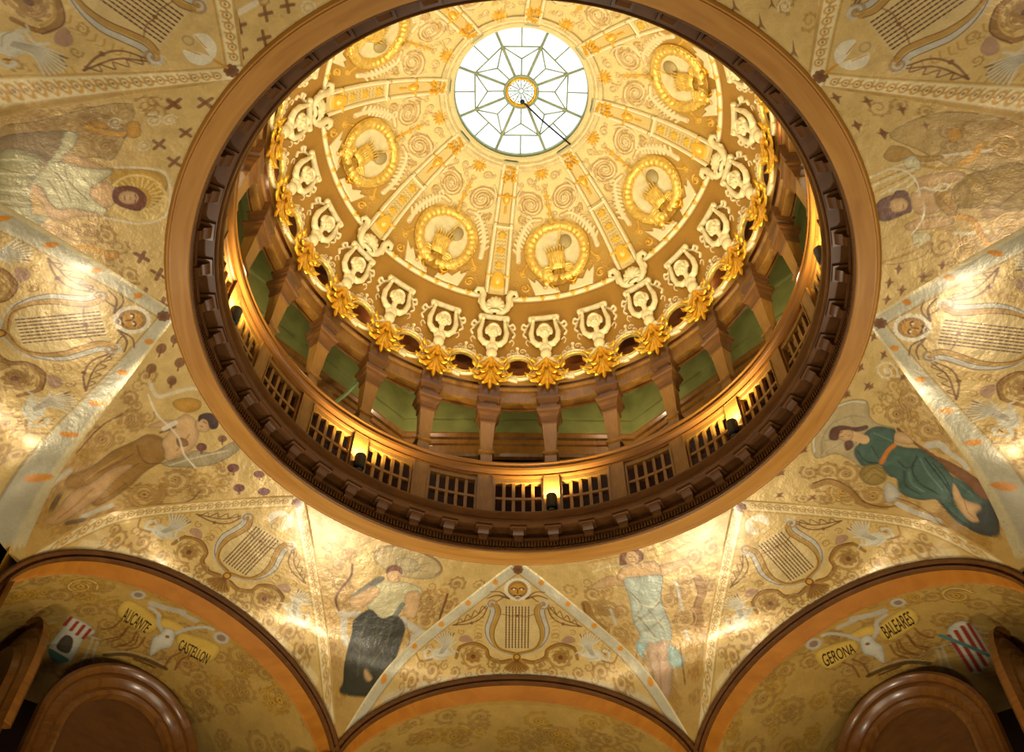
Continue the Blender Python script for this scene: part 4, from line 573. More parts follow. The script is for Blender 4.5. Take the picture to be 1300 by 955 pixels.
def sector_mesh():
    na, ne = 300, 430
    ph = np.linspace(-22.5, 22.5, na); f = np.linspace(0, 1, ne)
    e0 = elmin(ph); EL = e0[:, None] + (71.5 - e0[:, None]) * f[None, :]; PH = np.repeat(ph[:, None], ne, 1)
    p = Paint(PH * np.cos(EL * DEG), EL, (162, 118, 40), .14)
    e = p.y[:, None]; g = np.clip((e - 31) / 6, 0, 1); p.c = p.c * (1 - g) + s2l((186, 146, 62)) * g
    g = np.clip((e - 46) / 8, 0, 1); p.c = p.c * (1 - g) + s2l((230, 210, 144)) * g  # upper ground paler: cream colour, with glare painted in
    CR = (232, 216, 168); CD = (206, 180, 118); GO = (226, 176, 54); OL = (150, 112, 40)
    # cherub row: ribbons, eyelet scrolls, mouldings
    for c in (-22.5, -7.5, 7.5, 22.5):
        k = math.cos(20 * DEG); x0 = c * k
        for sx in (-1, 1):
            p.line([(x0 + sx * 3.8, 22.6), (x0 + sx * 4.7, 21.8), (x0 + sx * 5.6, 22.4), (x0 + sx * 6.1, 21.2), (x0 + sx * 5.3, 20.2), (x0 + sx * 5.9, 19.0), (x0 + sx * 5.2, 18.0)], .75, CR, 1, .6, 6, .3)
            p.poly([(x0 + sx * 4.4, 21.5), (x0 + sx * 5.8, 20.9), (x0 + sx * 5.2, 19.8)], CR, 1, .5); p.line([(x0 + sx * 4.2, 16.5), (x0 + sx * 5.0, 17.2), (x0 + sx * 5.4, 16.2), (x0 + sx * 4.9, 15.2)], .4, CR, .9, .3, 5, .4)
        for sx in (-1, 1): p.line([(x0 + sx * .6, 9.5), (x0 + sx * 2.2, 10.8), (x0 + sx * 3.4, 9.6)], .8, CR, 1, .5, 5, .3)
    for c in (-15, 0, 15):
        x0 = c * math.cos(7 * DEG)
        p.ring(x0, 7, 4.5, 1.0, CR, 1, .7, 36)
        for k in range(9):
            a = -.25 + k * (PI + .5) / 8; p.spiral(x0 + 5.0 * math.cos(a), 7 + 4.9 * math.sin(a), .95, CR, 1, 1 if k < 4 else -1, a + PI, 1.2, .36, .7, leaves=False, core=False)
        for k in range(7): a = PI * 1.27 + k * .1; p.line([(x0 + 4.2 * math.cos(a), 7 + 4.2 * math.sin(a)), (x0 + 5.6 * math.cos(a), 7 + 5.6 * math.sin(a))], .6, CR, 1, .8)
        p.line([(x0, 11.4), (x0, 14.2)], .5, CR, 1, .4); p.disc(x0, 14.3, .5, CR, 1, .5)
        for sx in (-1, 1): p.spiral(x0 + sx * 1.3, 13.2, .9, CR, .9, sx, 0, 1.1, .35, .4, leaves=False, core=False)
    for k in range(120):
        x = -22.3 + k * .375
        p.line([(x, .9 - (.0)), (x + .2, .5)], .22, OL, .6, -.1)
    # border bars above the cherubs
    p.line([(-15.2, 30.6), (15.2, 30.6)], 1.35, CR, 1, .6, 0); p.line([(-15.2, 29.6), (15.2, 29.6)], .3, OL, .8, -.2, 0)
    for x in (-11.5, -6.4, -2.2, 2.2, 6.4, 11.5): p.line([(x - .7, 31.1), (x, 30.2), (x + .7, 31.1)], .6, GO, 1, .8, 4); p.disc(x, 30.6, .5, GO, 1, .8)
    # torn cartouche below the medallion
    for sx in (-1, 1):
        p.poly([(sx * 1.2, 31.6), (sx * 8.2, 31.6), (sx * 9.6, 37.2), (sx * 7.8, 35.4), (sx * 7.4, 36.6), (sx * 5.6, 34.0), (sx * 4.2, 34.6), (sx * 3.2, 33.2), (sx * 1.6, 33.4)], CR, 1, .5)
        p.spiral(sx * 10.8, 34.0, 1.3, GO, 1, sx, 1, 1.3, .3, .5); p.spiral(sx * 10.6, 38.2, 1.0, GO, .9, -sx, 2, 1.2, .35, .4, leaves=False)
        p.line([(sx * 2.5, 33.0), (sx * 4.2, 35.6), (sx * 6.2, 36.4)], .6, GO, 1, .5, 5, .4)
        # feathered scrolls and curls above the medallion
        p.line([(sx * 11.4, 42), (sx * 10.4, 47), (sx * 8.2, 51), (sx * 5.8, 53.5), (sx * 3.0, 53.6)], 2.6, (186, 140, 66), .6, 0, 7, .4)
        p.line([(sx * 11.4, 42), (sx * 10.4, 47), (sx * 8.2, 51), (sx * 5.8, 53.5), (sx * 3.0, 53.6)], 1.5, CR, 1, .6, 7, .5)
        for j in range(9): a = j / 9; p.line([(sx * (11.0 - a * 6), 43.5 + 9.5 * a ** .8), (sx * (12.2 - a * 6), 45.4 + 9.5 * a ** .8)], .8, CR, .95, .5)
        p.spiral(sx * 4.9, 58.0, 3.5, CR, 1, sx, PI / 2 - sx * 1.2, 1.8, .24, .65); p.spiral(sx * 8.0, 53.6, 1.4, CD, .9, -sx, 1, 1.3, .3, .5, leaves=False)
        p.line([(sx * 5.5, 54.4), (sx * 8.4, 56.5), (sx * 8.2, 60), (sx * 6.5, 62.6)], .8, CR, 1, .5, 6, .3); p.spiral(sx * 3.4, 64.6, 1.3, CR, .9, sx, 0, 1.3, .3, .5, leaves=False)
        p.line([(sx * 9.2, 41), (sx * 11.2, 38)], .6, GO, .7, .3)
    p.line([(0, 52), (0, 62)], .7, GO, 1, .5, 0)
    for y in (54.5, 57, 59.5): p.poly([(0, y - 1), (1.0, y + .6), (0, y + .2), (-1.0, y + .6)], GO, 1, .5)
    for k in range(12): a = k * PI / 6; p.line([(0, 66.6), (1.9 * math.cos(a), 66.6 + 1.9 * math.sin(a))], .6, GO, 1, .8, 0, .4)
    rr = np.random.default_rng(5)
    for k in range(46):
        x, y = rr.uniform(-12, 12), rr.uniform(49, 69)
        if abs(x) < 22.5 * math.cos(y * DEG) - 3.2 and math.hypot(x, y - 43.4) > 9.6: p.spiral(x, y, rr.uniform(.5, .95), CR, .75, rr.choice([-1, 1]), rr.uniform(0, 6), 1.2, .34, .3, leaves=k % 2 == 0, core=False)
    for k in range(40):
        x, y = rr.uniform(-15, 15), rr.uniform(32, 50)
        if abs(x) < 22.5 * math.cos(y * DEG) - 4.4 and math.hypot(x, y - 43.4) > 9.6: p.spiral(x, y, rr.uniform(.5, .9), (204, 150, 44), .6, rr.choice([-1, 1]), rr.uniform(0, 6), 1.2, .3, .2, leaves=True, core=False)
    p.disc(0, 66.6, .9, GO, 1, 1.1); p.line([(-8, 69.6), (8, 69.6)], .5, CD, .9, .5, 0); p.line([(-8, 70.8), (8, 70.8)], .5, CR, 1, .6, 0)
    # fine diaper in the ground
    q = .5 + .5 * np.sin(p.x * 5.2) * np.sin(p.y * 4.6); p.c *= (1 - .07 * q[:, None] * (p.h < .1)[:, None])
    hole = np.zeros(len(p.x), bool); edge = np.zeros(len(p.x), bool)
    for c in (-15, 0, 15): hole |= np.hypot(p.x - c * math.cos(7 * DEG), p.y - 7) < 3.55
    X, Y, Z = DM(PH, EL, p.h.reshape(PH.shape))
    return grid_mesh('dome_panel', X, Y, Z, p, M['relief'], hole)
def rib_mesh():
    nv, ne = 72, 330; EL = np.linspace(31.5, 69.5, ne); v = np.linspace(-1, 1, nv); hw = 3.5 - (EL - 31) / 38 * 1.2
    XX = v[:, None] * hw[None, :]; EE = np.repeat(EL[None, :], nv, 0); HH = np.repeat(hw[None, :], nv, 0)
    p = Paint(XX, EE, (214, 190, 122), .12); CR = (240, 226, 182); GO = (226, 176, 52); OL = (160, 124, 52)
    for sx in (-1, 1):
        q = [(sx * (.80 * (3.5 - (e - 31) / 38 * 1.2)), e) for e in np.linspace(31.5, 69, 24)]
        p.line(q, 1.0, CR, 1, .7, 0); p.line([(x - sx * .62, e) for x, e in q], .2, OL, .8, -.1, 0)
        for j in range(52): e = 32 + j * .7; x = sx * .80 * (3.5 - (e - 31) / 38 * 1.2); p.disc(x, e, .24, (248, 238, 204), .8, .86)
    for e in np.arange(38.8, 50.5, 1.05):
        for x in (-.95, 0, .95): p.line([(x - .4, e), (x, e + .42), (x + .4, e)], .2, (176, 150, 92), .9, .15, 4)
    for e in (40.5, 44.8, 49.2):
        for k in range(6): p.disc(.62 * math.cos(k * PI / 3), e + .62 * math.sin(k * PI / 3), .46, GO, 1, .7)
        p.disc(0, e, .4, (240, 190, 70), 1, .9)
    p.line([(-2.6, 51.6), (2.6, 51.6)], .8, CR, 1, .8, 0); p.line([(-2.6, 52.6), (2.6, 52.6)], .3, OL, .8, 0, 0)
    p.poly([(-2.0, 34.6), (-1.2, 37.6), (0, 38.4), (1.2, 37.6), (2.0, 34.6), (1.0, 33.2), (-1.0, 33.2)], GO, 1, .9, sm=4); p.disc(0, 35.4, .75, (246, 214, 120), 1, 1.5, 1.1); p.line([(-3.2, 37), (3.2, 37)], .7, GO, 1, .8, 0)
    p.disc(0, 59.6, 1.0, GO, 1, 1.2, 1.7); p.disc(0, 59.6, .45, (248, 222, 130), 1, 1.5, .9); p.line([(-2.3, 60.2), (2.3, 60.2)], .7, GO, 1, .8, 0); p.line([(0, 57.3), (0, 55.6)], .6, GO, 1, .6)
    for k in range(26):
        rr = np.random.default_rng(k); p.disc(rr.uniform(-1.9, 1.9), rr.uniform(64, 68.6), rr.uniform(.3, .55), GO, 1, rr.uniform(.8, 1.5))
    X, Y, Z = DM(XX / np.cos(EE * DEG), EE, .3 + p.h.reshape(XX.shape)); return grid_mesh('rib', X, Y, Z, p, M['relief'])
def leaf(mb, path, w, lift0, lift1, lobes=4):
    c = smooth(path, 5); n = len(c); rows = []
    for i in range(n):
        t = i / (n - 1); d = c[min(i + 1, n - 1)] - c[max(i - 1, 0)]; d = d / (np.hypot(*d) + 1e-9); nx = np.array([-d[1], d[0]])
        ww = w * (math.sin(PI * min(1, .12 + t * .88)) ** .7) * (.72 + .42 * abs(math.sin(lobes * PI * t)))
        b_ = lift0 + (lift1 - lift0) * t ** 1.5
        rows.append([tuple(c[i] + nx * ww * s_) + (b_ + .5 * (1 - abs(s_)) - (.25 if abs(s_) > .9 else 0) - (.2 if abs(s_) < .05 else 0),) for s_ in (-1, -.55, 0, .55, 1)])
    mb.grid(rows)
def acanthus_mesh():
    mb = MB()
    for sx in (-1, 1):
        for (pts, w, a, b_) in ([(.3, 4.6), (1.4, 5.4), (2.4, 4.8), (3.3, 4.8), (3.9, 5.8)], .7, .7, 1.7), ([(.3, 4.0), (1.8, 3.4), (3.0, 2.2), (4.0, 2.2), (4.6, 3.2)], .75, .8, 1.8), ([(.3, 3.2), (1.4, 1.6), (2.6, .0), (4.2, -.8), (5.4, -.2)], .8, .9, 1.7), ([(.2, 2.2), (1.0, .0), (2.0, -2.0), (3.2, -2.8), (4.4, -2.4)], .85, 1.0, 1.6), ([(.1, 1.0), (.6, -1.6), (1.1, -3.8), (2.0, -5.0)], .7, 1.1, 1.5), ([(.6, 4.6), (1.4, 3.0), (2.6, 1.4), (3.4, 1.6)], .7, 1.4, 2.2), ([(.4, 3.6), (1.0, 1.0), (1.8, -.6), (2.6, -.8)], .6, 1.5, 2.2):
            leaf(mb, [(sx * x, y) for x, y in pts], w, a, b_)
    leaf(mb, [(0, 4.6), (0, 1.5), (0, -2.5), (0, -6.4)], .95, 1.2, .8, 5); leaf(mb, [(0, 5.2), (0, 3.4), (0, 1.2)], .9, 1.6, 2.2, 3)
    mb.ball((0, 4.6, 1.2), (1.0, .7, .7)); mb.v = [(x * 1.1, y * 1.06, h) for x, y, h in mb.v]
    return bent(mb, 'acanthus_spray', M['gold'], 3.6)
def cherub_mesh():
    mb = MB()
    mb.ball((0, -2.3, .9), (1.75, 1.9, 1.15), 14, 10); mb.ball((0, -4.7, 1.0), (1.55, 2.0, 1.2), 14, 10); mb.ball((0, -6.6, .8), (1.2, 1.3, .9), 12, 8)
    mb.tube([(0, -1.4, 1.1), (0, 1.2, 1.4)], .8, 10)
    mb.ball((0, 2.6, 1.7), (1.7, 1.9, 1.5), 16, 12); mb.ball((0, 2.1, 3.15), (.22, .38, .28)); mb.ball((-.62, 1.75, 2.85), (.48, .5, .36)); mb.ball((.62, 1.75, 2.85), (.48, .5, .36)); mb.ball((0, 1.25, 2.85), (.42, .22, .25)); mb.ball((0, .85, 2.6), (.4, .3, .3))
    mb.ball((-.55, 2.95, 2.9), (.4, .16, .2)); mb.ball((.55, 2.95, 2.9), (.4, .16, .2))
    for k in range(15):
        a = -.35 + k * (PI + .7) / 14
        mb.ball((1.9 * math.cos(a), 2.7 + 1.95 * math.sin(a), 1.7), .5, 8, 6); mb.ball((1.4 * math.cos(a + .12), 3.0 + 1.5 * math.sin(a + .12), 2.75), .42, 8, 6)
    for s_ in (-1, 1):
        mb.tube([(s_ * .9, -1.3, 1.0), (s_ * 2.2, -1.2, 1.1), (s_ * 3.4, .2, 1.2), (s_ * 3.75, 2.6, 1.3), (s_ * 3.2, 5.2, 1.3), (s_ * 3.0, 6.4, 1.2)], [.95, .9, .78, .74, .58, .5], 10)
        mb.ball((s_ * 3.0, 6.9, 1.5), (.62, .62, .5)); mb.tube([(s_ * 1.2, -6.4, .7), (s_ * 2.4, -7.2, .6), (s_ * 3.4, -8.2, .5)], [.8, .6, .35], 8)
        mb.ball((s_ * .65, -2.4, 1.75), (.5, .45, .35))
        for q in range(4): mb.tube([(s_ * 3.0 + (q - 1.5) * .3, 6.9, 1.7), (s_ * 3.0 + (q - 1.5) * .3, 7.6, 1.75)], .17, 6)
    return fused(mb, 'cherub', M['cream'], 15.8, .15)
def bar_mesh():
    mb = MB(); mb.tube([(x, 7.9 - .012 * x * x * 0, 1.0) for x in np.linspace(-3.9, 3.9, 9)], .78, 12)
    for s_ in (-1, 1): mb.ball((s_ * 3.75, 7.7, 1.1), (.72, .85, .85)); mb.tube([(s_ * 3.8, 7.5, 1.0), (s_ * 3.9, 6.3, .9)], .42, 8)
    return bent(mb, 'carved_bar', M['cream'], 15.8)
def shell_mesh():
    mb = MB(); rows = []
    for i in range(12):
        f = i / 11; rows.append([])
        for j in range(73):
            a = -PI * .62 + j * PI * 2 * .62 / 72; rr = 3.05 * f * (1 + .06 * abs(math.cos(a * 7.2)) * f); h = .5 + 1.5 * math.sin(PI * (.12 + .8 * f)) * (1 - .0) + .28 * f * abs(math.cos(a * 7.2))
            rows[-1].append((rr * math.sin(a) * .98, -1.7 + rr * math.cos(a) * 1.25 + .0, h if i < 11 else 0))
    mb.grid(rows); mb.tube([(-1.6, -2.2, .9), (-.6, -2.6, 1.3), (.6, -2.6, 1.3), (1.6, -2.2, .9)], [.4, .6, .6, .4], 8)
    return bent(mb, 'shell', M['cream'], 28.4)
def volute_mesh():
    mb = MB()
    for s_ in (-1, 1):
        mb.tube([(s_ * .5, -3.2, .6), (s_ * 2.0, -2.9, .9), (s_ * 3.3, -1.6, 1.0), (s_ * 3.8, .4, 1.0), (s_ * 3.6, 2.2, 1.1), (s_ * 4.2, 3.6, 1.1), (s_ * 5.4, 3.7, 1.0), (s_ * 5.9, 2.6, .9), (s_ * 5.3, 2.0, .7)], [.5, .85, .95, .9, .95, .95, .7, .5, .3], 10)
        mb.tube([(s_ * 3.8, -.8, .7), (s_ * 4.6, -.2, .8), (s_ * 4.5, 1.0, .9)], [.6, .5, .3], 8)
    return bent(mb, 'volutes', M['cream'], 28.4)
def eyelet_mesh():
    mb = MB(); rows = []
    for k in range(48):
        a = 2 * PI * k / 48; rows.append([])
        for r, h in ((3.95, .05), (3.9, .55), (3.7, .75), (3.5, .55), (3.46, .0), (3.46, -.5)): rows[-1].append((r * math.cos(a), r * math.sin(a), h))
    mb.grid(rows, cu=True); return bent(mb, 'eyelet_rim', M['goldlight'], 7.0)
def wreath_mesh():
    mb = MB(); rows = []
    for k in range(144):
        a = 2 * PI * k / 144; rows.append([])
        for j in range(12):
            b_ = 2 * PI * j / 12; q = 1.15 * (1 + .2 * abs(math.sin(14 * a + 1.3 * math.sin(b_))) + .06 * math.sin(31 * a))
            rr = 7.75 + q * math.cos(b_); rows[-1].append((rr * math.cos(a), rr * math.sin(a), .6 + q * .9 * math.sin(b_)))
    mb.grid(rows, cu=True, cv=True)
    for r, w in ((9.05, .22), (6.55, .22)): mb.tube([(r * math.cos(2 * PI * k / 64), r * math.sin(2 * PI * k / 64), .5) for k in range(65)], w, 6)
    for k in range(0, 20): a = PI * 1.12 + k * PI * .76 / 19; leaf(mb, [(7.3 * math.cos(a), 7.3 * math.sin(a)), (8.4 * math.cos(a + .05), 8.4 * math.sin(a + .05)), (9.2 * math.cos(a + .14), 9.2 * math.sin(a + .14))], .55, 1.2, 1.0, 3)
    return bent(mb, 'wreath', M['goldlight'], 43.4)
def disc_mesh():
    mb = MB(); mb.grid([[(r * math.cos(2 * PI * k / 48), r * math.sin(2 * PI * k / 48), .35 + .03 * (i % 2)) for k in range(48)] for i, r in enumerate((.01, 1, 2, 3, 4, 5, 6.6))], cv=True); return bent(mb, 'medallion_field', M['cream'], 43.4)
def helmet_mesh():
    mb = MB()
    rows = [[(-.7 + rr * math.cos(2 * PI * k / 24), y, .5 + 1.5 * rr / 2.4 * max(0, math.sin(2 * PI * k / 24)) + .3) for k in range(24)] for y, rr in ((-5.2, 1.7), (-4.8, 2.2), (-3.6, 2.35), (-2.2, 2.5), (-1.0, 2.3), (-.3, 2.5), (.0, 2.3))]; mb.grid(rows, cv=True)
    for k in range(6): x = -2.2 + k * .6; mb.tube([(x, -4.6, 1.7 - .12 * (x + .7) ** 2), (x, -3.4, 2.3 - .14 * (x + .7) ** 2), (x, -1.5, 2.1 - .14 * (x + .7) ** 2)], .2, 6)
    for k in range(7): x = -2.9 + k * .75; mb.tube([(x, -.2, 1.4), (x + .1, .7, 1.5), (x + .15 * (k - 3), 1.7 + .3 * (k % 2), 1.4)], [.35, .3, .12], 6)
    for sx in (-1, 1):
        for j in range(4): leaf(mb, [(-.7 + sx * 1.8, -4.2 - j * .5), (-.7 + sx * (3.2 + .3 * j), -4.0 - j * .8), (-.7 + sx * (4.6 + .2 * j), -5.0 - j * .9)], .55, .8, 1.2, 3)
    mb.tube([(.4, 1.2, 1.2), (1.4, 4.0, 1.3), (2.4, 7.4, 1.6)], .24, 6)
    mb.tube([(0, 8.2, 1.2), (.1, 9.4, 1.4), (0, 10.6, 1.0)], [.9, .6, .3], 8)
    mb.ball((-3.4, -6.4, 1.1), (1.3, 1.0, .8)); mb.ball((4.0, -6.0, 1.0), (1.0, .9, .7)); mb.ball((-4.6, -8.6, .6), (.9, .8, .6))
    return bent(mb, 'crowned_helmet', M['goldlight'], 43.4)
def mantle_mesh():
    mb = MB(); rows = []
    for i in range(9):
        f = i / 8; y = -5.0 - 5.2 * f
        rows.append([(-.7 + (1.7 + 1.5 * f) * s_, y + .8 * f * abs(s_), .5 + 1.2 * (1 - s_ * s_) + .25 * math.sin(s_ * 9 + f * 3)) for s_ in np.linspace(-1, 1, 15)])
    mb.grid(rows); return bent(mb, 'mantle', M['goldmat'], 43.4)
def globe_mesh():
    mb = MB(); mb.ball((2.6, 2.6, .5), (1.9, 2.1, 1.0), 20, 14); return bent(mb, 'globe', plain('grey_globe', (168, 148, 96), .5, .1, .06), 43.4)
def boss_mesh():
    mb = MB(); mb.grid([[(2.9 + r * math.cos(2 * PI * k / 20), -8.4 + r * math.sin(2 * PI * k / 20), h) for k in range(20)] for r, h in ((1.35, .2), (1.3, .9), (1.0, 1.1), (.75, .9))], cv=True)
    mb.cur = 1; mb.grid([[(2.9 + r * math.cos(2 * PI * k / 20), -8.4 + r * math.sin(2 * PI * k / 20), h) for k in range(20)] for r, h in ((.75, .9), (.5, .3), (.01, .2))], cv=True)
    mb.cur = 0; mb.tube([(2.3, -8.0, 1.2), (3.0, -8.5, 1.35), (3.2, -9.0, 1.2)], [.25, .3, .2], 6)
    return bent(mb, 'mask_boss', [M['gold'], M['black']], 43.4)
dome = empty('dome', W(0, 0, DZ)); tag(dome, 'gilded stucco dome with cream cherubs, medallions and ribs around a round skylight', 'dome')
Tdome = Matrix.Translation(-Vector(dome.location))
def dpart(name, me, t, parent=dome):
    o = link(name, me, parent)
    if parent is dome: o.matrix_parent_inverse = Tdome; o.rotation_euler = (0, 0, -t * D2R)
    return o
sm_, rm_, ac_, ch_, ba_, sh_, vo_, ey_, wr_, di_, he_, ma_, gl_, bo_ = (f() for f in (sector_mesh, rib_mesh, acanthus_mesh, cherub_mesh, bar_mesh, shell_mesh, volute_mesh, eyelet_mesh, wreath_mesh, disc_mesh, helmet_mesh, mantle_mesh, globe_mesh, boss_mesh))
for k in range(8):
    t = 15 + 45 * k
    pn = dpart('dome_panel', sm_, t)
    if k: pass
    md = dpart('medallion', wr_, t)
    for nm, me in (('medallion_field', di_), ('crowned_helmet', he_), ('mantle', ma_), ('globe', gl_), ('mask_boss', bo_)): link(nm, me, md)
    rb = dpart('rib', rm_, t - 22.5)
    for nm, me in (('shell', sh_), ('volutes', vo_)): link(nm, me, rb)
for k in range(24):
    t = 7.5 + 15 * k
    c = dpart('cherub', ch_, t); link('carved_bar', ba_, c)
    dpart('acanthus_spray', ac_, t); dpart('eyelet_rim', ey_, t - 7.5)
mb = MB(); lathe(mb, [(.345, 4.178), (.335, 4.187), (.330, 4.183), (.325, 4.193), (.318, 4.194), (.314, 4.188), (.310, 4.196), (.309, 4.206)], n=160); part('oculus_moulding', mb, M['cream'], dome, ang=30)
mb = MB(); lathe(mb, [(.311, 4.20), (.3105, 4.236), (.315, 4.24)], n=160); part('oculus_band', mb, M['gold'], dome)
mb = MB(); arcbox(mb, .301, .312, -4.2, 4.2, 4.202, 4.238, 3); clip = mb.mesh('clip', M['cream'], False)
mb = MB(); arcbox(mb, .306, .314, -6, 6, 4.196, 4.216, 4); mb.cur = 1
for j in range(9): arcbox(mb, .304, .307, -4.6 + j * 1.1, -4.1 + j * 1.1, 4.199, 4.213)
vent = mb.mesh('vent', [M['leadgreen'], M['redwall']], False)
for k in range(8): dpart('clip', clip, 15 + 45 * k); dpart('vent', vent, -7.5 + 45 * k)

# ------------------------------------------------------------------ skylight
sky = empty('skylight', W(0, 0, 4.243)); tag(sky, 'round leaded skylight of frosted glass at the crown of the dome', 'skylight')
zs = 4.243
mb = MB(); lathe(mb, [(.304, zs - .006), (.302, zs - .012), (.286, zs - .012), (.284, zs + .002), (.304, zs + .002)], n=128); part('frame', mb, M['leadgreen'], sky, ang=30)
mb = MB(); lathe(mb, [(.001, zs + .02), (.06, zs + .018), (.12, zs + .014), (.2, zs + .008), (.30, zs)], n=96); part('glass_pane', mb, M['glass'], sky)
def zsk(r): return zs + .02 * (1 - r / .30) - .004
def barseg(mb, r0, t0, r1, t1, w): mb.tube([W(r0, t0, zsk(r0)), W((r0 + r1) / 2 if abs(t0 - t1) < 1 else (r0 + r1) / 2 * math.cos((t1 - t0) / 2 * D2R), (t0 + t1) / 2, zsk((r0 + r1) / 2)), W(r1, t1, zsk(r1))] if abs(t0 - t1) < 1 else [W(r0, t0, zsk(r0)), W(r1, t1, zsk(r1))], w * S / 2, 6)
mb = MB()
for k in range(8): barseg(mb, .07, 22.5 + 45 * k, .29, 22.5 + 45 * k, .013)
part('spokes', mb, M['leadgreen'], sky)
mb = MB()
for k in range(8):
    a = 45 * k
    barseg(mb, .075, a, .145, a, .007); barseg(mb, .20, a, .288, a, .007)
    for s_ in (-1, 1): barseg(mb, .145, a, .215, a + s_ * 22.5, .007)
    barseg(mb, .215, a - 22.5, .215, a + 22.5, .0075)
part('leading', mb, M['leadgreen'], sky)
mb = MB(); lathe(mb, [(.078, zs + .004), (.074, zs - .004), (.066, zs - .004), (.064, zs + .008)], n=64); part('hub_frame', mb, M['leadgreen'], sky)
mb = MB(); lathe(mb, [(.066, zs - .003), (.062, zs - .009), (.056, zs - .006), (.055, zs + .01)], n=64); part('hub_ring', mb, M['gold'], sky)
mb = MB()
for k in range(12): barseg(mb, .008, 30 * k, .056, 30 * k, .005)
mb.tube([W(.03, 30 * k, zs + .008) for k in range(13)], .006, 6)
for k in range(12): mb.tube([W(.044, 30 * k + 15, zs + .008), W(.05, 30 * k + 15, zs + .008)], .014, 6)
part('rose_leading', mb, M['leadgreen'], sky)
rod = empty('hanging_rod', W(.03, 8, 4.22)); tag(rod, 'thin dark rod reaching from the skylight hub to its lower right rim', 'rod')
mb = MB(); mb.tube([W(.036, 8, zs - .014), W(.15, 38, zs - .022), W(.316, 45, zs - .045)], .016, 8); mb.ball(W(.036, 8, zs - .018), .045); part('rod_bar', mb, M['black'], rod)

# ------------------------------------------------------------------ wooden arches, passages with painted vaults, piers, outer shell
DEEP = True
def AR(A, u, z, t):     # point in the frame of an octagon side; the two side bays are a little deeper
    if abs(t) == 90 and A > 1.43 and DEEP: A = A + .13
    a = t * D2R; return (S * (A * math.sin(a) + u * math.cos(a)), S * (A * math.cos(a) - u * math.sin(a)), S * z + Z0)
def sweep_arch(mb, t, prof, n=72, leg=.6):   # prof: [(A, half width, rise, springing)]
    rows = []
    for i in range(n + 1):
        th = PI * i / n; rows.append([AR(A, a * math.cos(th), zc + b_ * math.sin(th), t) for A, a, b_, zc in prof])
    rows = [[AR(A, a, zc - leg, t) for A, a, b_, zc in prof]] + rows + [[AR(A, -a, zc - leg, t) for A, a, b_, zc in prof]]
    mb.grid(rows)
ARCHL = {0: 'wooden arch at the bottom centre, only its dark crown showing', 45: 'broad honey oak arch with dark edge moulding at the lower right', -45: 'broad honey oak arch with dark edge moulding at the lower left', 90: 'wooden arch beyond the right edge', -90: 'wooden arch beyond the left edge'}
PASL = {90: 'gilded passage vault beyond the right edge', -90: 'gilded passage vault beyond the left edge', 0: 'gilded passage vault behind the bottom centre arch', 45: 'painted passage vault with banners and a red striped shield under the lower right arch', -45: 'painted passage vault with banners and a shield with a tower under the lower left arch'}
def pas_z(u): return 1.906 + .386 * np.sqrt(np.maximum(0, 1 - (u / .66) ** 2))
def text_mesh(s, quad, t, name):
    cu = bpy.data.curves.new(name, 'FONT'); cu.body = s; cu.size = 1.0; cu.resolution_u = 3
    o = bpy.data.objects.new(name, cu); col.objects.link(o)
    dg = bpy.context.evaluated_depsgraph_get(); me = bpy.data.meshes.new_from_object(o.evaluated_get(dg)); bpy.data.objects.remove(o)
    v = np.empty(len(me.vertices) * 3, np.float32); me.vertices.foreach_get('co', v); v = v.reshape(-1, 3)
    f = (v - v.min(0)) / np.maximum(np.ptp(v, axis=0), 1e-6); x, y = f[:, 0], f[:, 1]
    tl, tr, bl, br_ = [np.array(q) for q in quad]
    P_ = (bl * (1 - x)[:, None] + br_ * x[:, None]) * (1 - y)[:, None] + (tl * (1 - x)[:, None] + tr * x[:, None]) * y[:, None]
    w = np.array([AR(A, u, float(pas_z(np.array(u))) - .0022, t) for u, A in P_], np.float32)
    me.vertices.foreach_set('co', w.ravel()); me.materials.clear(); me.materials.append(M['ink']); me.update(); return me
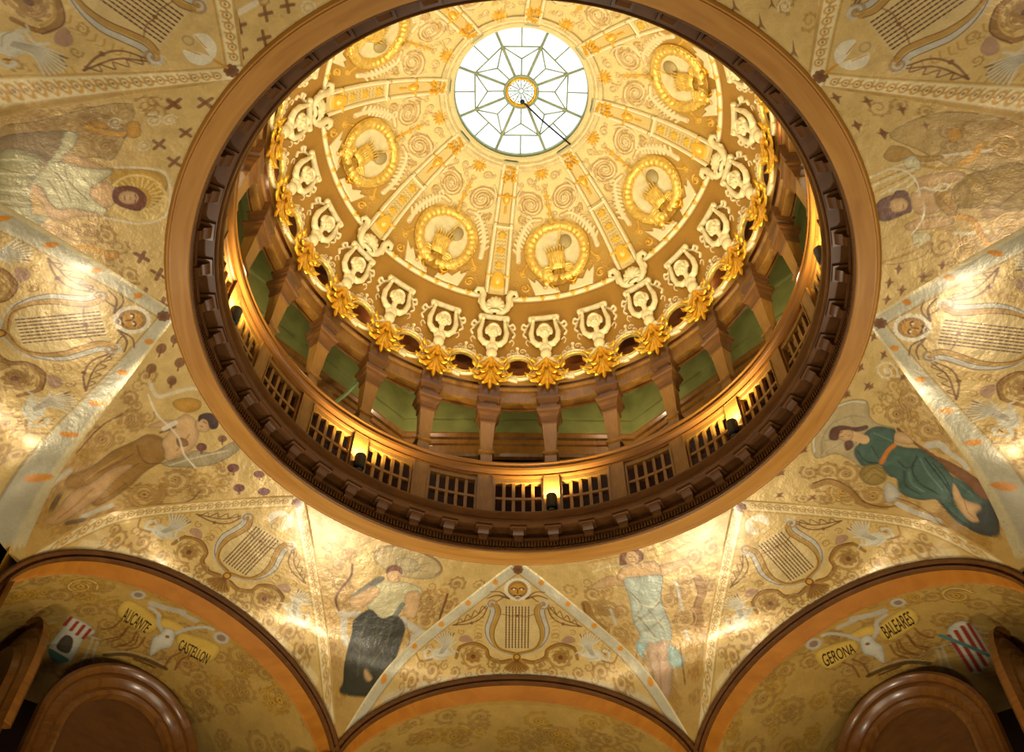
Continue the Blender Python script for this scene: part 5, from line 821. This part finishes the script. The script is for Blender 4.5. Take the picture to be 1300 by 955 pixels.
for t in (0, 45, -45, 90, -90):
    ar = empty('wooden_arch', AR(1.446, 0, 2.34, t)); tag(ar, ARCHL[t], 'arch')
    mb = MB(); sweep_arch(mb, t, [(1.470, .640, .4235, 1.921), (1.448, .640, .4235, 1.921), (1.440, .637, .420, 1.921), (1.437, .631, .414, 1.921), (1.440, .625, .408, 1.921), (1.451, .622, .405, 1.921), (1.447, .618, .401, 1.921), (1.443, .613, .396, 1.921), (1.446, .608, .391, 1.921), (1.455, .607, .389, 1.921), (1.460, .609, .391, 1.919)])
    part('edge_moulding', mb, M['dark_wood'], ar, ang=30)
    mb = MB(); sweep_arch(mb, t, [(1.459, .6085, .3905, 1.919), (1.512, .619, .386, 1.9065), (1.516, .614, .381, 1.906), (1.522, .62, .388, 1.906)])
    part('oak_soffit', mb, M['arch_oak'], ar, ang=30)
    us = np.linspace(-.64, .64, 360); As = np.linspace(1.512, 2.32, 240); U_, A_ = np.meshgrid(us, As, indexing='ij'); Zp = pas_z(U_)
    if abs(t) == 90: A_ = A_ + .13
    p = Paint(U_, A_, (186, 148, 74), .0026); rr = np.random.default_rng(int(t + 99))
    for k in range(120):
        p.spiral(rr.uniform(-.6, .6), rr.uniform(1.52, 2.2), rr.uniform(.025, .055), rr.choice(['brown', 'ochre', 'gold']), .75, rr.choice([-1, 1]), rr.uniform(0, 6), 1.5, .18, hl='ochrel')
    p.line([(-.6, 1.53), (.6, 1.53)], .03, 'ochrel', .7)
    if abs(t) == 45:
        sg = 1 if t > 0 else -1
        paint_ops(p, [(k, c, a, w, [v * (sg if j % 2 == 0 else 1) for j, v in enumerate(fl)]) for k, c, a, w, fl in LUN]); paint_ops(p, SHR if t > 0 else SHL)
    a_ = t * D2R
    me = grid_mesh('passage_vault', S * (A_ * math.sin(a_) + U_ * math.cos(a_)), S * (A_ * math.cos(a_) - U_ * math.sin(a_)), S * Zp + Z0, p, M['vault'])
    pv = link('passage_vault', me); tag(pv, PASL[t], 'painted vault')
    for tt, s, q in TXT:
        if tt == t: link('banner_lettering', text_mesh(s, q, t, 'banner_lettering'), pv)['label'] = 'dark lettering reading ' + s
    if abs(t) == 45:
        sg = 1 if t > 0 else -1; side = 'right' if t > 0 else 'left'
        for (kind, lb) in (('end', f'round arched brown door frame at the end of the lower {side} passage'), ('outer', f'round arched brown door frame at the {side} edge of the lower {side} passage'), ('inner', None)):
            if kind == 'inner': continue
            fr = empty('arched_door_frame', AR(1.9, 0, 2.0, t)); tag(fr, lb, 'door frame', 'arched door frames in the passages')
            mb = MB(); mb2 = MB(); rows = []; cr = []
            for i in range(-6, 55):
                th = PI * min(max(i, 0), 48) / 48; ext = .03 * (i if i < 0 else (48 - i if i > 48 else 0)); rows.append([])
                for dr, dd in ((0, .0), (-.004, .022), (-.016, .03), (-.028, .022), (-.034, .012), (-.044, .018), (-.058, .022), (-.070, .012), (-.078, .0), (-.092, .006), (-.104, .0), (-.112, -.02)):
                    r = (.30 if kind == 'end' else .325) + dr; c, s_ = r * math.cos(th), r * math.sin(th) + (ext if (i < 0 or i > 48) else 0)
                    rows[-1].append(AR(1.905 - dd, -sg * .06 + c, 1.985 + s_, t) if kind == 'end' else AR(1.92 + c, sg * (.40 - dd), 1.895 + s_, t))
                cr.append(rows[-1][-1])
            mb.grid(rows); part('frame_moulding', mb, M['rail_wood'], fr, ang=40)
            mb2.add(cr, [tuple(range(len(cr)))]); part('door_panel', mb2, M['dark_wood'], fr, False)
# piers, walls, floor
DEEP = False
mb = MB()
for k in range(8):
    t = 45 * k; mb.grid([[AR(1.43, .602, z, t), AR(1.50, .605, z, t), AR(1.50, .72, z, t)] for z in (-.4, 2.0)])
    mb.grid([[AR(1.43, -.602, z, t), AR(1.50, -.605, z, t), AR(1.50, -.72, z, t)] for z in (-.4, 2.0)])
mb.cur = 1
for t in (90, -90, 135, -135): [mb.grid([[AR(1.48, sg * u, z, t) for u in (.575, .62, .67)] for z in (-.4, 2.45)]) for sg in (-1, 1)]
tag(mb.build('wall_piers', [M['mid_wood'], M['goldmat']], None, False), kind='structure')
mb = MB(); octaloft(mb, [(2.45, -.4), (2.45, 2.55)]); tag(mb.build('outer_light_block', M['dark_wall'], None, False), kind='structure')  # outer box around the room, added to keep the sky light out
mb = MB(); mb.grid([[W(3, 22.5 + 45 * k, -.4) for k in range(8)], [W(.01, 22.5 + 45 * k, -.4) for k in range(8)]], cv=True); tag(mb.build('floor', M['stone'], None, False), kind='structure')

# ------------------------------------------------------------------ light
def lamp(kind, name, loc, energy, color, target=None, **kw):
    l = bpy.data.lights.new(name, kind); l.energy = energy; l.color = color
    for k, v in kw.items(): setattr(l, k, v)
    o = bpy.data.objects.new(name, l); col.objects.link(o); o.location = loc
    if target is not None: o.rotation_euler = (Vector(target) - Vector(loc)).to_track_quat('-Z', 'Y').to_euler()
    return o
WARM = (1.0, .89, .62)
for k in range(8):      # uplights standing on the ring, washing posts and dome
    t = 7.5 + 45 * k
    lamp('SPOT', 'uplight', W(.893, t, 2.675), 250, WARM, W(.55, t, 4.0), spot_size=150 * D2R, spot_blend=.6, shadow_soft_size=.06)
    lamp('POINT', 'uplight_spill', W(.893, t, 2.685), 1.7, (1, .66, .2), shadow_soft_size=.04)
for k in range(8):      # unseen bulbs behind the lintel, lighting the green wall
    lamp('POINT', 'gallery_bulb', W(1.01, 22.5 + 45 * k, 3.42), 28, (1, .85, .58), shadow_soft_size=.05)
for k in range(8): lamp('POINT', 'eyelet_fill', W(.94, 45 * k + 7.5, 3.58), 4, (1, .8, .5), shadow_soft_size=.04)  # fill added behind the dome, brightens the boards seen through the eyelets
for k in range(8):      # floodlights on the pier heads
    t = 22.5 + 45 * k
    lamp('SPOT', 'pier_floodlight', W(1.36, t, 1.3), 270 if k in (0, 1, 6, 7) else 70, (1.0, .89, .68), W(.9, t, 2.47), spot_size=150 * D2R, spot_blend=.8, shadow_soft_size=.12)
lamp('AREA', 'ambient_fill', W(0, 0, -.15), 300, (1.0, .88, .64), W(0, 0, 2), shape='DISK', size=4.5)  # broad soft fill added at floor centre, lifts the vault from below
w = bpy.data.worlds.new('sky'); scene.world = w; w.use_nodes = True
bg = w.node_tree.nodes['Background']; bg.inputs['Color'].default_value = (.86, .95, 1.0, 1); bg.inputs['Strength'].default_value = 2.4
scene.view_settings.view_transform = 'Standard'; scene.view_settings.look = 'None'; scene.view_settings.exposure = 0.0; scene.view_settings.gamma = 1.0
